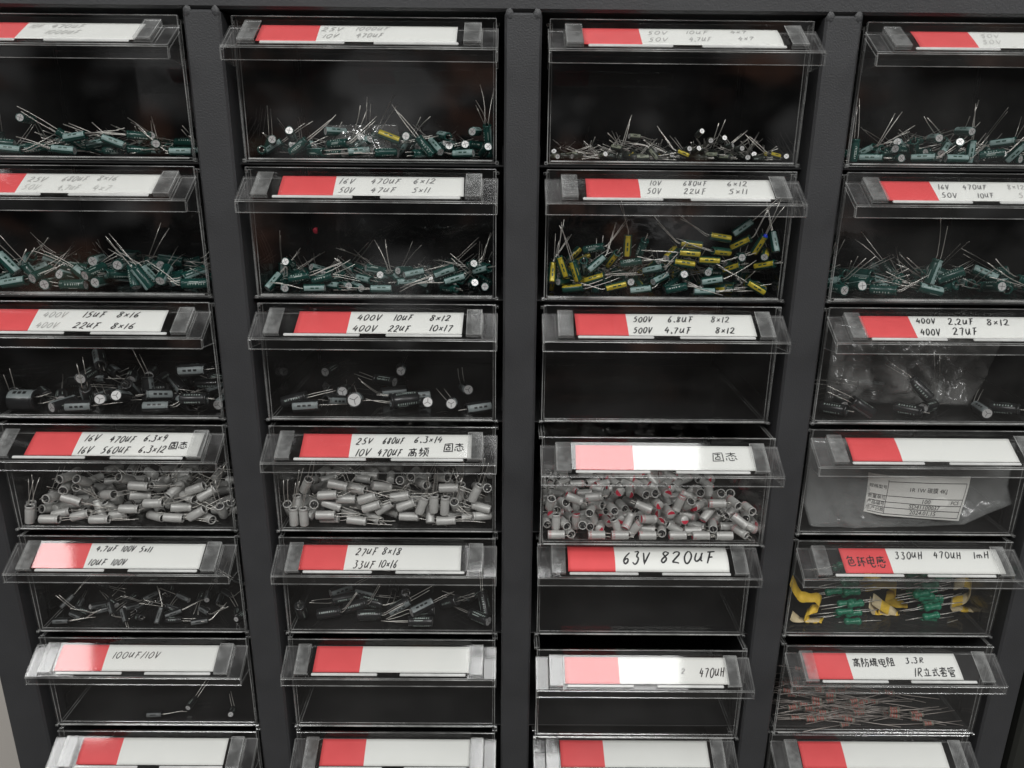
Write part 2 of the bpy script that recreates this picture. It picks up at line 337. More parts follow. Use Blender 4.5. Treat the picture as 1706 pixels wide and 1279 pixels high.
# ---------------------------------------------------------------- handwriting: strokes in a unit box
ST = {
'0': [[(.5,1),(.15,.8),(.05,.4),(.3,0),(.7,.05),(.95,.5),(.8,.9),(.5,1)]],
'1': [[(.6,1),(.4,0)]],
'2': [[(.1,.75),(.35,1),(.75,.95),(.8,.7),(.4,.3),(.05,.05),(.5,.08),(.95,.0)]],
'3': [[(.1,.95),(.75,.98),(.4,.6),(.8,.45),(.75,.1),(.4,-.02),(.05,.12)]],
'4': [[(.5,1),(.05,.4),(.95,.45)],[(.72,.75),(.6,0)]],
'5': [[(.85,1),(.35,.97),(.2,.58),(.65,.62),(.8,.3),(.5,.02),(.05,.08)]],
'6': [[(.7,1),(.3,.65),(.1,.25),(.4,0),(.75,.15),(.7,.42),(.35,.42),(.12,.25)]],
'7': [[(.05,.9),(.9,1),(.6,.5),(.4,0)]],
'8': [[(.8,.9),(.45,1),(.2,.8),(.5,.55),(.8,.25),(.45,0),(.1,.2),(.5,.52),(.85,.8),(.8,.95)]],
'9': [[(.85,.8),(.5,1),(.15,.75),(.4,.5),(.8,.65),(.85,.8),(.75,.4),(.55,0)]],
'V': [[(.05,1),(.35,0),(.95,1)]],
'u': [[(.15,1),(.05,.25),(.3,0),(.65,.3),(.85,1)],[(.85,1),(.75,.2),(.95,.02)]],
'F': [[(.1,.97),(.98,1)],[(.45,.97),(.25,0)],[(.3,.5),(.8,.55)]],
'H': [[(.2,1),(.1,0)],[(.85,1),(.75,0)],[(.15,.5),(.8,.55)]],
'R': [[(.2,1),(.1,0)],[(.1,.95),(.7,1),(.75,.65),(.2,.5),(.85,0)]],
'm': [[(.05,.6),(.08,0)],[(.08,.4),(.3,.62),(.42,.4),(.42,0)],[(.42,.4),(.7,.62),(.88,.4),(.9,0)]],
'x': [[(.1,.75),(.85,.1)],[(.85,.75),(.1,.1)]],
'.': [[(.1,.16),(.5,.1),(.7,.0),(.2,.02)]],
'/': [[(.9,1),(.1,-.05)]],
'固': [[(.1,.95),(.05,0)],[(.1,.95),(.95,1),(.95,0)],[(.05,.04),(.95,.04)],[(.25,.72),(.78,.75)],[(.5,.9),(.5,.5)],[(.3,.48),(.28,.18)],[(.3,.48),(.72,.5),(.7,.2)],[(.28,.2),(.7,.2)]],
'态': [[(.1,.82),(.9,.86)],[(.5,1),(.45,.75),(.05,.42)],[(.5,.8),(.95,.45)],[(.5,.6),(.6,.5)],[(.1,.3),(.05,.05)],[(.3,.35),(.35,.03),(.75,.02),(.8,.15)],[(.55,.35),(.6,.22)],[(.85,.32),(.95,.18)]],
'高': [[(.5,1),(.55,.9)],[(.05,.86),(.95,.9)],[(.32,.76),(.3,.58)],[(.32,.76),(.7,.78),(.68,.6)],[(.3,.6),(.68,.6)],[(.12,.46),(.1,0)],[(.12,.46),(.9,.5),(.88,.02),(.78,.05)],[(.35,.32),(.34,.1)],[(.35,.32),(.65,.34),(.63,.12)],[(.34,.12),(.63,.12)]],
'频': [[(.22,1),(.22,.65)],[(.22,.82),(.4,.84)],[(.08,.85),(.07,.63)],[(.02,.62),(.46,.66)],[(.24,.6),(.22,.3)],[(.1,.45),(.03,.28)],[(.42,.5),(.1,.0)],[(.5,.93),(.98,.97)],[(.72,.95),(.66,.8)],[(.56,.78),(.56,.25)],[(.56,.78),(.92,.8),(.92,.28)],[(.74,.68),(.7,.3),(.5,.02)],[(.78,.25),(.98,.03)]],
'色': [[(.35,1),(.05,.7)],[(.28,.85),(.68,.88),(.55,.68)],[(.2,.66),(.18,.1),(.9,.06),(.95,.22)],[(.2,.66),(.82,.68),(.78,.38)],[(.2,.38),(.78,.38)],[(.5,.66),(.48,.4)]],
'环': [[(.05,.88),(.4,.9)],[(.06,.5),(.38,.54)],[(.22,.88),(.2,.12)],[(.02,.1),(.42,.2)],[(.48,.88),(.98,.92)],[(.76,.9),(.45,.4)],[(.72,.62),(.7,0)],[(.78,.55),(.96,.38)]],
'电': [[(.12,.82),(.1,.3)],[(.12,.82),(.85,.85),(.82,.33)],[(.1,.58),(.84,.6)],[(.1,.32),(.82,.34)],[(.48,1),(.46,.1),(.85,.02),(.97,.2)]],
'感': [[(.12,.85),(.95,.9)],[(.14,.85),(.03,.35)],[(.25,.72),(.5,.73)],[(.28,.6),(.28,.45)],[(.28,.6),(.5,.6),(.48,.46)],[(.28,.46),(.48,.46)],[(.6,1),(.75,.5),(.95,.42),(.97,.55)],[(.88,.75),(.6,.48)],[(.12,.28),(.06,.05)],[(.3,.3),(.35,.04),(.75,.03),(.8,.15)],[(.52,.3),(.58,.18)],[(.84,.28),(.95,.14)]],
'防': [[(.1,.95),(.08,0)],[(.1,.95),(.35,.96),(.2,.65),(.36,.45),(.2,.32)],[(.68,1),(.72,.88)],[(.45,.82),(.98,.85)],[(.66,.82),(.6,.4),(.4,.02)],[(.63,.55),(.9,.57),(.84,.05),(.7,.1)]],
'爆': [[(.06,.7),(.1,.5)],[(.34,.75),(.28,.55)],[(.2,.95),(.18,.4),(.02,.05)],[(.2,.4),(.34,.15)],[(.48,.97),(.47,.7)],[(.48,.97),(.88,.98),(.86,.72)],[(.48,.84),(.87,.85)],[(.47,.71),(.86,.72)],[(.42,.58),(.95,.6)],[(.58,.68),(.57,.44)],[(.78,.68),(.77,.44)],[(.36,.42),(.98,.44)],[(.67,.4),(.66,.0)],[(.5,.3),(.4,.08)],[(.8,.32),(.96,.06)]],
'阻': [[(.1,.95),(.08,0)],[(.1,.95),(.36,.96),(.2,.65),(.38,.45),(.2,.32)],[(.55,.9),(.53,.08)],[(.55,.9),(.86,.92),(.86,.1)],[(.55,.64),(.85,.65)],[(.55,.37),(.85,.38)],[(.4,.06),(.98,.1)]],
'立': [[(.5,1),(.56,.85)],[(.12,.75),(.9,.79)],[(.3,.6),(.38,.25)],[(.72,.62),(.58,.18)],[(.03,.1),(.97,.14)]],
'式': [[(.08,.72),(.92,.78)],[(.6,1),(.68,.4),(.95,.02),(.98,.2)],[(.78,.98),(.88,.9)],[(.1,.45),(.52,.48)],[(.3,.46),(.3,.12)],[(.05,.08),(.56,.2)]],
'套': [[(.08,.84),(.92,.88)],[(.5,1),(.4,.75),(.05,.52)],[(.5,.85),(.95,.55)],[(.35,.65),(.34,.28)],[(.35,.62),(.7,.64)],[(.35,.48),(.68,.5)],[(.08,.34),(.94,.37)],[(.45,.32),(.2,.04),(.8,.08)],[(.68,.2),(.85,.0)]],
'管': [[(.2,1),(.08,.82)],[(.18,.9),(.42,.91)],[(.62,1),(.52,.83)],[(.6,.9),(.92,.92)],[(.5,.8),(.52,.72)],[(.08,.68),(.06,.52)],[(.08,.68),(.94,.7),(.88,.54)],[(.28,.54),(.27,0)],[(.28,.54),(.72,.55),(.7,.36)],[(.28,.36),(.7,.36)],[(.28,.22),(.75,.24),(.73,.02)],[(.28,.02),(.73,.02)]],
}
def adv(ch):
    return {'1': .5, '.': .42, '/': .7, 'x': .8, 'V': .95}.get(ch, 1.0 if ord(ch) < 256 else 1.25)
def smooth_poly(p):
    if len(p) < 4: return p
    out = [p[0]]
    for a, b in zip(p, p[1:]):
        out += [((a[0] * .75 + b[0] * .25), (a[1] * .75 + b[1] * .25)), ((a[0] * .25 + b[0] * .75), (a[1] * .25 + b[1] * .75))]
    return out + [p[-1]]
def write(bm, text, x0, v0, x1, v1, h, pen, surf, rng):
    lo_, hi_ = h * .5 + .9, 15.0 - h * .5
    v0 = min(max(v0, lo_), hi_); v1 = min(max(v1, lo_), hi_)
    tot = sum(adv(c) for c in text); sc = (x1 - x0) / tot; x = 0.0
    for ch in text:
        w = adv(ch) * sc; gw = w * (.74 if ord(ch) < 256 else .86); hh = h * (.8 if ch in 'uxm' else 1) * rng.uniform(.92, 1.06)
        if ch == '1': gw = w * .6
        base = rng.uniform(-.25, .25); sl = .26 if ord(ch) < 256 else .05
        for poly in ST.get(ch, []):
            pts = smooth_poly([(px + rng.uniform(-.05, .05), py + rng.uniform(-.05, .05)) for px, py in poly])
            pts = [pts[0]] + [(a[0] + (q[0] - a[0]) * s_ / 4, a[1] + (q[1] - a[1]) * s_ / 4) for a, q in zip(pts, pts[1:]) for s_ in (1, 2, 3, 4)]
            P = []
            for px, py in pts:
                u = x0 + x + px * gw + py * hh * sl
                v = v0 + (v1 - v0) * (x / (x1 - x0)) - (py - .5) * hh + base
                P.append(Vector((u, v, 0)))
            ring = []
            for i, p in enumerate(P):
                d = P[min(i + 1, len(P) - 1)] - P[max(i - 1, 0)]
                if d.length < 1e-6: d = Vector((1, 0, 0))
                q = Vector((-d.y, d.x, 0)).normalized() * pen * .5 * (0.75 + .35 * math.sin(math.pi * (i + .5) / len(P)))
                ring.append([bm.verts.new((a.x, a.y, surf(a.x, a.y) + .26)) for a in (p + q, p - q)])
            for a, b2 in zip(ring, ring[1:]): bm.faces.new((a[0], a[1], b2[1], b2[0]))
        x += w

# ---------------------------------------------------------------- data
LAB = {(0, 0): (-42.2, -6.9, 46.7), (0, 1): (-46.7, -19.7, 43.4), (0, 2): (-46.4, -20.2, 43.7), (0, 3): (-41.9, -15.3, 51.1), (1, 0): (-52.4, -19.4, 45.3), (1, 1): (-42.3, -16.2, 45.8), (1, 2): (-42.5, -16.8, 47.2), (1, 3): (-46.1, -21.6, 46.8), (2, 0): (-54.9, -25.3, 40.9), (2, 1): (-39.4, -13.1, 44.6), (2, 2): (-45.3, -19.1, 45.4), (2, 3): (-46.3, -20.9, 40.7), (3, 0): (-38.9, -14.0, 51.6), (3, 1): (-41.8, -15.9, 48.5), (3, 2): (-44.1, -14.4, 48.1), (3, 3): (-43.9, -17.6, 44.5), (4, 0): (-47.3, -18.7, 45.1), (4, 1): (-47.1, -22.1, 42.2), (4, 2): (-45.2, -19.0, 44.1), (4, 3): (-38.4, -12.0, 50.7), (5, 0): (-45.9, -18.7, 45.7), (5, 1): (-43.8, -16.8, 46.7), (5, 2): (-45.4, -14.4, 48.0), (5, 3): (-52.2, -26.4, 37.2), (6, 0): (-44.2, -19.7, 44.4), (6, 1): (-44.5, -17.8, 46.2), (6, 2): (-45.6, -19.0, 45.0), (6, 3): (-45.6, -19.0, 43.5)}
TX = {
(0, 0): [('10V', -4.61, 1.08, 1.11, 0.95, 0.12, 4), ('470uF', 4.93, 0.87, 20.2, 0.53, 0.14, 4), ('1000uF', 4.54, 6.86, 19.91, 6.52, 0.12, 4)],
(0, 1): [('25V', -18.76, 3.93, -8.64, 3.71, 0.3, 4), ('1000uF', -3.18, 3.47, 12.17, 3.14, 0.36, 4), ('10V', -17.13, 10.6, -9.83, 10.45, 0.3, 4), ('470uF', -2.3, 10.0, 10.15, 9.73, 0.4, 4)],
(0, 2): [('50V', -17.08, 1.84, -7.37, 1.63, 0.35, 4), ('10uF', 0.68, 1.45, 11.24, 1.22, 0.4, 4), ('4x7', 21.04, 0.71, 29.12, 0.54, 0.4, 4), ('50V', -17.25, 8.34, -7.93, 8.14, 0.3, 4), ('4.7uF', 1.12, 7.95, 11.55, 7.73, 0.38, 4), ('4x7', 23.43, 7.18, 31.14, 7.02, 0.38, 4)],
(0, 3): [('50V', -11.17, 4.19, -1.96, 4.0, 0.2, 4), ('50V', -12.66, 10.07, -3.28, 9.87, 0.22, 4)],
(1, 0): [('25V', -17.07, 3.8, -7.88, 3.66, 0.3, 4.3), ('680uF', -0.88, 3.05, 11.49, 2.86, 0.3, 4.3), ('8x16', 15.64, 2.3, 26.02, 2.14, 0.35, 4.3), ('50V', -17.32, 10.15, -8.8, 10.02, 0.22, 4.3), ('4.7uF', -0.47, 10.14, 10.04, 9.98, 0.25, 4.3), ('4x7', 16.1, 10.13, 25.21, 9.99, 0.25, 4.3)],
(1, 1): [('16V', -14.48, 3.48, -6.95, 3.36, 0.5, 4.5), ('470uF', 0.44, 3.25, 15.09, 3.02, 0.5, 4.5), ('6x12', 20.9, 2.93, 32.22, 2.76, 0.5, 4.5), ('50V', -13.97, 10.78, -6.54, 10.66, 0.5, 4.5), ('47uF', 1.19, 10.55, 13.5, 10.36, 0.5, 4.5), ('5x11', 20.95, 10.25, 29.84, 10.12, 0.5, 4.5)],
(1, 2): [('10V', -11.77, 3.9, -5.94, 3.81, 0.6, 4.5), ('680uF', 4.28, 3.66, 16.26, 3.47, 0.55, 4.5), ('6x12', 25.58, 3.58, 36.25, 3.42, 0.5, 4.5), ('50V', -13.96, 10.5, -6.75, 10.39, 0.6, 4.5), ('22uF', 3.64, 10.23, 14.76, 10.07, 0.5, 4.5), ('5x11', 25.31, 9.91, 35.0, 9.77, 0.5, 4.5)],
(1, 3): [('16V', -19.07, 4.48, -13.37, 4.4, 0.5, 4.2), ('470uF', -7.2, 4.31, 5.15, 4.12, 0.42, 4.2), ('8x12', 14.57, 3.98, 23.69, 3.84, 0.4, 4.2), ('50V', -19.79, 11.27, -11.81, 11.16, 0.42, 4.2), ('10uF', -2.52, 11.02, 5.91, 10.89, 0.45, 4.2), ('5x11', 17.25, 10.72, 26.56, 10.59, 0.4, 4.2)],
(2, 0): [('400V', -21.72, 0.63, -9.53, 0.49, 0.3, 4.3), ('15uF', -1.38, 0.17, 9.92, 0.04, 0.85, 4.5), ('8x16', 15.46, 0.11, 27.83, -0.04, 0.9, 4.5), ('400V', -22.37, 8.15, -11.24, 8.02, 0.4, 4.3), ('22uF', -3.71, 7.94, 9.55, 7.78, 0.9, 4.5), ('8x16', 15.12, 8.15, 27.78, 8.01, 0.9, 4.5)],
(2, 1): [('400V', -9.37, 4.37, 3.13, 4.23, 0.9, 4.6), ('10uF', 9.24, 4.16, 19.01, 4.05, 0.9, 4.6), ('8x12', 27.27, 4.17, 38.58, 4.04, 0.9, 4.6), ('400V', -10.76, 12.1, 1.59, 11.96, 0.9, 4.6), ('22uF', 7.16, 11.9, 18.17, 11.77, 0.9, 4.6), ('10x17', 27.8, 11.45, 39.88, 11.32, 0.9, 4.6)],
(2, 2): [('500V', -15.96, 2.98, -6.11, 2.86, 0.85, 4.3), ('6.8uF', 1.43, 2.78, 14.98, 2.62, 0.85, 4.6), ('8x12', 23.49, 2.52, 33.79, 2.41, 0.75, 4.6), ('500V', -16.73, 10.72, -7.01, 10.62, 0.85, 4.3), ('4.7uF', -1.08, 10.55, 12.9, 10.39, 0.85, 4.6), ('8x12', 24.47, 10.26, 35.13, 10.14, 0.85, 4.6)],
(2, 3): [('400V', -18.17, 3.06, -7.95, 2.94, 0.9, 4), ('2.2uF', -2.22, 3.31, 11.72, 3.15, 0.9, 5), ('8x12', 17.43, 3.52, 29.83, 3.38, 0.9, 5), ('400V', -18.73, 11.01, -8.34, 10.89, 0.9, 5), ('27uF', -2.3, 10.19, 10.87, 10.04, 0.9, 5.6)],
(3, 0): [('16V', -10.65, 2.53, -2.98, 2.46, 1, 4.8), ('470uF', 2.41, 3.21, 16.15, 3.08, 1, 4.8), ('6.3x9', 20.38, 2.25, 32.88, 2.13, 1, 4.8), ('固态', 35.09, 6.88, 45.4, 6.79, 1, 5.2), ('16V', -11.41, 10.43, -4.34, 10.37, 1, 4.8), ('560uF', 0.4, 10.33, 15.25, 10.19, 1, 4.8), ('6.3x12', 19.87, 9.76, 34.28, 9.64, 1, 4.8)],
(3, 1): [('25V', -13.28, 3.22, -4.29, 3.13, 1, 4.6), ('680uF', 0.81, 2.69, 12.39, 2.58, 1, 4.6), ('6.3x14', 17.49, 1.94, 33.28, 1.79, 1, 4.6), ('固态', 33.58, 6.76, 45.3, 6.66, 1, 6), ('10V', -12.63, 10.5, -4.69, 10.43, 1, 5), ('470uF', -1.19, 10.4, 11.84, 10.29, 1, 5), ('高频', 15.0, 10.06, 26.61, 9.96, 1, 6)],
(3, 2): [('固态', 26.03, 7.08, 40.18, 6.96, 0.75, 6)],
(4, 0): [('4.7uF', -15.49, 3.42, -3.67, 3.33, 1, 4), ('100V', -1.32, 3.31, 6.39, 3.26, 1, 4), ('5x11', 8.86, 3.61, 15.9, 3.56, 1, 4), ('10uF', -16.74, 11.81, -6.82, 11.74, 0.9, 4.2), ('100V', -4.19, 11.65, 3.95, 11.59, 0.9, 4.2)],
(4, 1): [('27uF', -16.98, 3.85, -4.87, 3.77, 1, 5), ('8x18', -2.55, 3.37, 8.91, 3.29, 1, 5), ('33uF', -17.44, 11.62, -5.3, 11.53, 1, 5), ('10x16', -3.34, 11.15, 7.31, 11.07, 1, 5)],
(4, 2): [('63V', -15.18, 7.61, 0.63, 7.5, 1.6, 8), ('820uF', 5.72, 7.09, 37.41, 6.87, 1.6, 8)],
(4, 3): [('色环电感', -36.14, 7.08, -14.16, 6.93, 1.2, 7.5), ('330uH', -8.39, 3.16, 7.61, 3.04, 1.2, 5), ('470uH', 13.4, 3.0, 29.46, 2.89, 1.2, 5), ('1mH', 35.8, 2.65, 46.04, 2.58, 1.1, 5)],
(5, 0): [('100uF/10V', -14.82, 6.11, 12.8, 5.95, 0.7, 4.2)],
(5, 2): [('2', 20.85, 8.01, 23.96, 7.99, 0.5, 3.4), ('470uH', 31.14, 8.5, 46.34, 8.42, 0.9, 6)],
(5, 3): [('高防爆电阻', -24.18, 5.35, 0.99, 5.2, 1.2, 5.6), ('3.3R', 6.57, 4.25, 18.57, 4.18, 1.2, 3.6), ('1R立式套管', 9.55, 11.09, 34.36, 10.95, 1.2, 5.6)]}
CONTENT = {(0,0):'green capacitors',(0,1):'green capacitors',(0,2):'tiny dark capacitors',(0,3):'green capacitors',(1,0):'green capacitors',(1,1):'green capacitors',(1,2):'gold striped capacitors',(1,3):'green capacitors',
 (2,0):'black capacitors',(2,1):'black capacitors',(2,3):'bagged black capacitors',(3,0):'silver capacitors',(3,1):'silver capacitors',(3,2):'red marked silver cans',(3,3):'one milky plastic bag',(4,0):'small black capacitors',(4,1):'black capacitors',(4,3):'taped green inductors',(5,0):'three small black capacitors',(5,3):'loose resistors'}
REF = {(0,0):'nearly erased 10V 470uF',(0,1):'faded 25V 1000uF',(0,2):'faded 50V 10uF',(0,3):'faint 50V',(1,0):'faded 25V 680uF',(1,1):'16V 470uF 6x12',(1,2):'10V 680uF',(1,3):'16V 470uF 8x12',(2,0):'400V 15uF',(2,1):'400V 10uF',(2,2):'500V 6.8uF',(2,3):'400V 2.2uF',
 (3,0):'16V 470uF 6.3x9',(3,1):'25V 680uF 6.3x14',(3,2):'固态',(4,0):'4.7uF 100V',(4,1):'27uF 8x18',(4,2):'63V 820uF',(4,3):'330uH 470uH 1mH',(5,0):'100uF/10V',(5,2):'470uH',(5,3):'3.3R'}
BLANK = {(3,3):'over the milky plastic bag',(5,1):'under the 27uF 8x18 drawer',(6,0):'under the 100uF/10V drawer',(6,1):'in the bottom row under another blank label',(6,2):'under the glaring 470uH drawer',(6,3):'under the drawer of resistors'}

proto = {False: make_drawer(False), True: make_drawer(True)}
used = set()
rng = random.Random(5)
for r in range(7):
    for c in range(4):
        hz = (c == 3)
        if hz not in used: d = proto[hz]; used.add(hz)
        else: d = copy_tree(proto[hz])
        d.location = origin(r, c)
        k = (r, c)
        if k in REF: t = 'clear drawer with label reading %s, %s' % (REF[k], ('holding ' + CONTENT[k]) if k in CONTENT else 'empty inside')
        else: t = 'clear drawer with blank label %s' % BLANK[k]
        tag(d, t, 'drawer', 'clear plastic drawers of the cabinet')
        for o in d.children:
            if o.name.startswith('handle'): o.rotation_euler.x = math.radians(rng.uniform(-.5, .5))
DR = {}
for o in list(COL.objects):
    if o.name.startswith('clear_drawer'):
        for r in range(7):
            for c in range(4):
                if (o.location - origin(r, c)).length < 1e-5: DR[r, c] = o
for k, d in DR.items():
    if k == (4, 2): continue
    label_cover(d, -5 + rng.uniform(-.5, .5), 0.0)

INKS = {'ink': [], 'ink_grey': [], 'ink_pale': [], 'ink_faint': []}
for r in range(7):
    for c in range(4):
        k = (r, c); xl, xb, xr = LAB[k]; o0 = origin(r, c)
        bowv = rng.uniform(.05, .3); ph = rng.uniform(0, 6)
        def surf(u, v, bowv=bowv, ph=ph, k=k):
            if k == (4, 2): return .25 + 2.0 * math.sin(math.pi * min(max((v + .3) / 15.6, 0), 1)) ** .8
            return .32 + bowv * (1 + math.sin(u * .045 + ph)) * .9 * math.sin(math.pi * min(max(v / 15.2, 0), 1))
        b = bmesh.new(); NU, NV = 36, 8; g = {}
        us = sorted(set([xl + (xr - xl) * i / NU for i in range(NU + 1)] + [xb]))
        skew = rng.uniform(-.5, .5)
        for i, u in enumerate(us):
            for j in range(NV + 1):
                v = -.1 + 15.3 * j / NV
                if u == xl or u == xr or u == xb: uu = u + skew * (j / NV - .5)
                else: uu = u
                g[i, j] = b.verts.new((uu, v, surf(u, v)))
        for i in range(len(us) - 1):
            for j in range(NV):
                f = b.faces.new((g[i, j], g[i + 1, j], g[i + 1, j + 1], g[i, j + 1])); f.smooth = True
                f.material_index = 1 if us[i] < xb - 1e-6 else 0
        to_label(b)
        card = link('label_card', b, [M['paper'], M['red']]); card.location = o0
        md = card.modifiers.new('thick', 'SOLIDIFY'); md.thickness = 0.0002; md.offset = 0
        if k in REF:
            t = 'white and red card with the writing %s' % REF[k]
            if k == (3, 2): t = 'glaring pale card with only the characters 固态 at its end'
            if k == (5, 2): t = 'glaring pale card with 470uH written at its end'
        else: t = 'blank white and red card ' + BLANK[k].replace('over', 'in the drawer with').replace('in the drawer with the milky', 'in front of the milky')
        tag(card, t, 'label card', 'red and white label cards')
        if k in TX:
            by = {}
            shift = max(0.0, max(h * .5 + 1.3 - v0 for s, x0, v0, x1, v1, dk, h in TX[k]))
            for s, x0, v0, x1, v1, dk, h in TX[k]:
                m = 'ink' if dk >= .7 else 'ink_grey' if dk >= .42 else 'ink_pale' if dk >= .26 else 'ink_faint'
                by.setdefault(m, []).append((s, x0, v0 + shift, x1, v1 + shift, dk, h))
            order = list(by); b = bmesh.new()
            for mi, m in enumerate(order):
                n0 = len(b.faces)
                for s, x0, v0, x1, v1, dk, h in by[m]:
                    if x0 > xr - 4: continue
                    write(b, s, x0, v0, x1, v1, h * .92, .9 if dk > 1.4 else .58 if dk > .8 else .46, surf, random.Random(len(s) * 7 + r))
                b.faces.ensure_lookup_table()
                for f in b.faces[n0:]: f.material_index = mi
            to_label(b)
            me = bpy.data.meshes.new('handwriting'); b.to_mesh(me); b.free()
            for m in order: me.materials.append(M[m])
            w = bpy.data.objects.new('handwriting', me); COL.objects.link(w); w.parent = card

# ---------------------------------------------------------------- capacitors
TYPES = {'G5': (4.3, 11, 19), 'G6': (5.6, 13, 20), 'Y5': (4.2, 11, 19), 'M4': (2.9, 6.4, 15), 'M4y': (2.9, 6.4, 15), 'B8': (6.4, 14.5, 16), 'B10': (8.6, 16, 16), 'B12': (11.5, 14, 9), 'B5': (3.7, 9.6, 14), 'S': (5.1, 10.8, 17), 'R': (4.8, 9.3, 2.6), 'BIG': (12.5, 33, 14)}
def arc_patch(bm, r, a0, a1, z0, z1, mi, n=3):
    vs = [[bm.verts.new((r * math.cos(a), r * math.sin(a), z)) for z in (z0, z1)] for a in [a0 + (a1 - a0) * i / n for i in range(n + 1)]]
    for p, q in zip(vs, vs[1:]):
        f = bm.faces.new((p[0], q[0], q[1], p[1])); f.smooth = True; f.material_index = mi
def lead_mesh(ll, rad, sx, bend, rng):
    b = bmesh.new(); x = sx * rad * .42; k = .0022
    d = Vector((bend[0], bend[1], -1)).normalized(); w = Vector((rng.gauss(0, .02), rng.gauss(0, .02), 0))
    p0 = Vector((x, 0, .0008)); p1 = Vector((x, 0, -k * .45)); p2 = p1 + (d + Vector((0, 0, -1))).normalized() * k * .6
    pts = [p0, p1, p2]
    for i in range(1, 4): pts.append(p2 + (d + w * i) * max(ll - k, .0008) * i / 3)
    tube(b, pts, .00022, 6)
    return b
KINK = [(0, 0), (.12, .08), (-.1, .15), (.45, .1), (-.5, 0), (.1, .6), (0, -.6), (-.25, .9), (.3, -.9), (0, .3), (.05, -.3)]
def tip_of(t, var, pos, q):
    L_, ll_ = TYPES[t][1] * mm, TYPES[t][2] * mm
    d = Vector((KINK[var][0], KINK[var][1], -1)).normalized()
    return pos + q @ (Vector((0, 0, -L_ / 2 - .0012)) + d * ll_ * 1.02)
def make_cap(name, t, variant, sleeve, stripe, prnt, dark):
    dia, L, ll = [v * mm for v in TYPES[t]]; R = dia / 2; rg = random.Random(t + str(variant))
    b = bmesh.new()
    if sleeve == 'can':
        prof = [(R * .80, .0010), (R * .80, 0), (R * .97, 0), (R, .0003), (R, .0011), (R * .93, .0015), (R * .93, .0019), (R, .0023), (R, L - .0006), (R * .96, L - .00015), (R * .90, L), (0, L)]
        lathe(b, prof, 28)
        if t == 'R':
            vs = []
            a0 = rg.uniform(0, 6.28)
            pl = [b.verts.new((R * .9 * math.cos(a0 + a), R * .9 * math.sin(a0 + a), L + .00004)) for a in [math.radians(d_) for d_ in range(-84, 85, 12)]]
            f = b.faces.new(pl); f.material_index = 1
            arc_patch(b, R * 1.004, a0 - 1.5, a0 + 1.5, L - .0019, L - .0006, 1, 8)
            for yy in (-.25, 0.1): 
                pass
        root = link(name, b, [M['can'], M['redmark']])
        p = bmesh.new(); lathe(p, [(0, .0004), (R * .3, .0004), (R * .78, .0009)], 20); link('rubber_plug', p, M['rubber'], root)
    else:
        half = .62
        prof = [(R * .62, .0002), (R * .9, 0), (R, .0005), (R, .0010), (R * .925, .0015), (R * .925, .0020), (R, .0025), (R, L - .0007), (R * .95, L - .0001), (R * .84, L), (R * .80, L - .0002)]
        def st(a, i):
            a = (a + math.pi) % (2 * math.pi) - math.pi
            return 1 if abs(a) < half and 2 <= i <= 8 else None
        lathe(b, prof, 30, stripe=st)
        n = max(2, int(L / .0042))
        for i in range(n):
            z = .0035 + (L - .006) * (i + .5) / n
            arc_patch(b, R * 1.008, -.17, .17, z - .0009, z + .0009, 3)
        for row in range(2):
            a = math.pi * (.72 + .5 * row) + rg.uniform(-.1, .1); z = .0034
            while z < L - .002:
                w = rg.uniform(.0005, .0011)
                arc_patch(b, R * 1.008, a - .16, a + .16, z, z + w * .55, 2, 2); z += w + rg.uniform(.0002, .0007)
        for i in range(3):
            a = rg.uniform(1.1, 5.1); z = rg.uniform(.003, L * .5); arc_patch(b, R * 1.006, a - .06, a + .06, z, z + L * .35, 2, 1)
        root = link(name, b, [M[sleeve], M[stripe], M[prnt], M[dark]])
        p = bmesh.new(); r2 = R * .815
        lathe(p, [(r2, L - .0004), (r2 * .97, L - .0002), (0, L - .0002)], 24)
        for f in p.faces: f.smooth = False
        for k in range(3 if t[0] == 'B' else 2):
            a = (2 * math.pi * k / 3) if t[0] == 'B' else math.pi / 2 * k
            d = Vector((math.cos(a), math.sin(a), 0)); w = Vector((-d.y, d.x, 0)) * R * .05; e0 = 0.0 if t[0] == 'B' else -.72
            f = p.faces.new([p.verts.new(d * r2 * e0 + w + Vector((0, 0, L - .00017 + k * 1e-5))), p.verts.new(d * r2 * .74 + w + Vector((0, 0, L - .00017 + k * 1e-5))), p.verts.new(d * r2 * .74 - w + Vector((0, 0, L - .00017 + k * 1e-5))), p.verts.new(d * r2 * e0 - w + Vector((0, 0, L - .00017 + k * 1e-5)))])
            f.material_index = 1
        link('top_disc', p, [M['alu'], M['score']], root)
    if variant == 99: ll = min(ll, .0035)
    bx, by = KINK[variant] if variant < 99 else (0, 0)
    for s in (-1, 1):
        l2 = ll * (1 if s < 0 else rg.uniform(.80, .95))
        link('lead', lead_mesh(l2, R, s, (bx + rg.uniform(-.04, .04) + s * rg.uniform(0, .05), by + rg.uniform(-.04, .04)), rg), M['lead'], root)
    return root
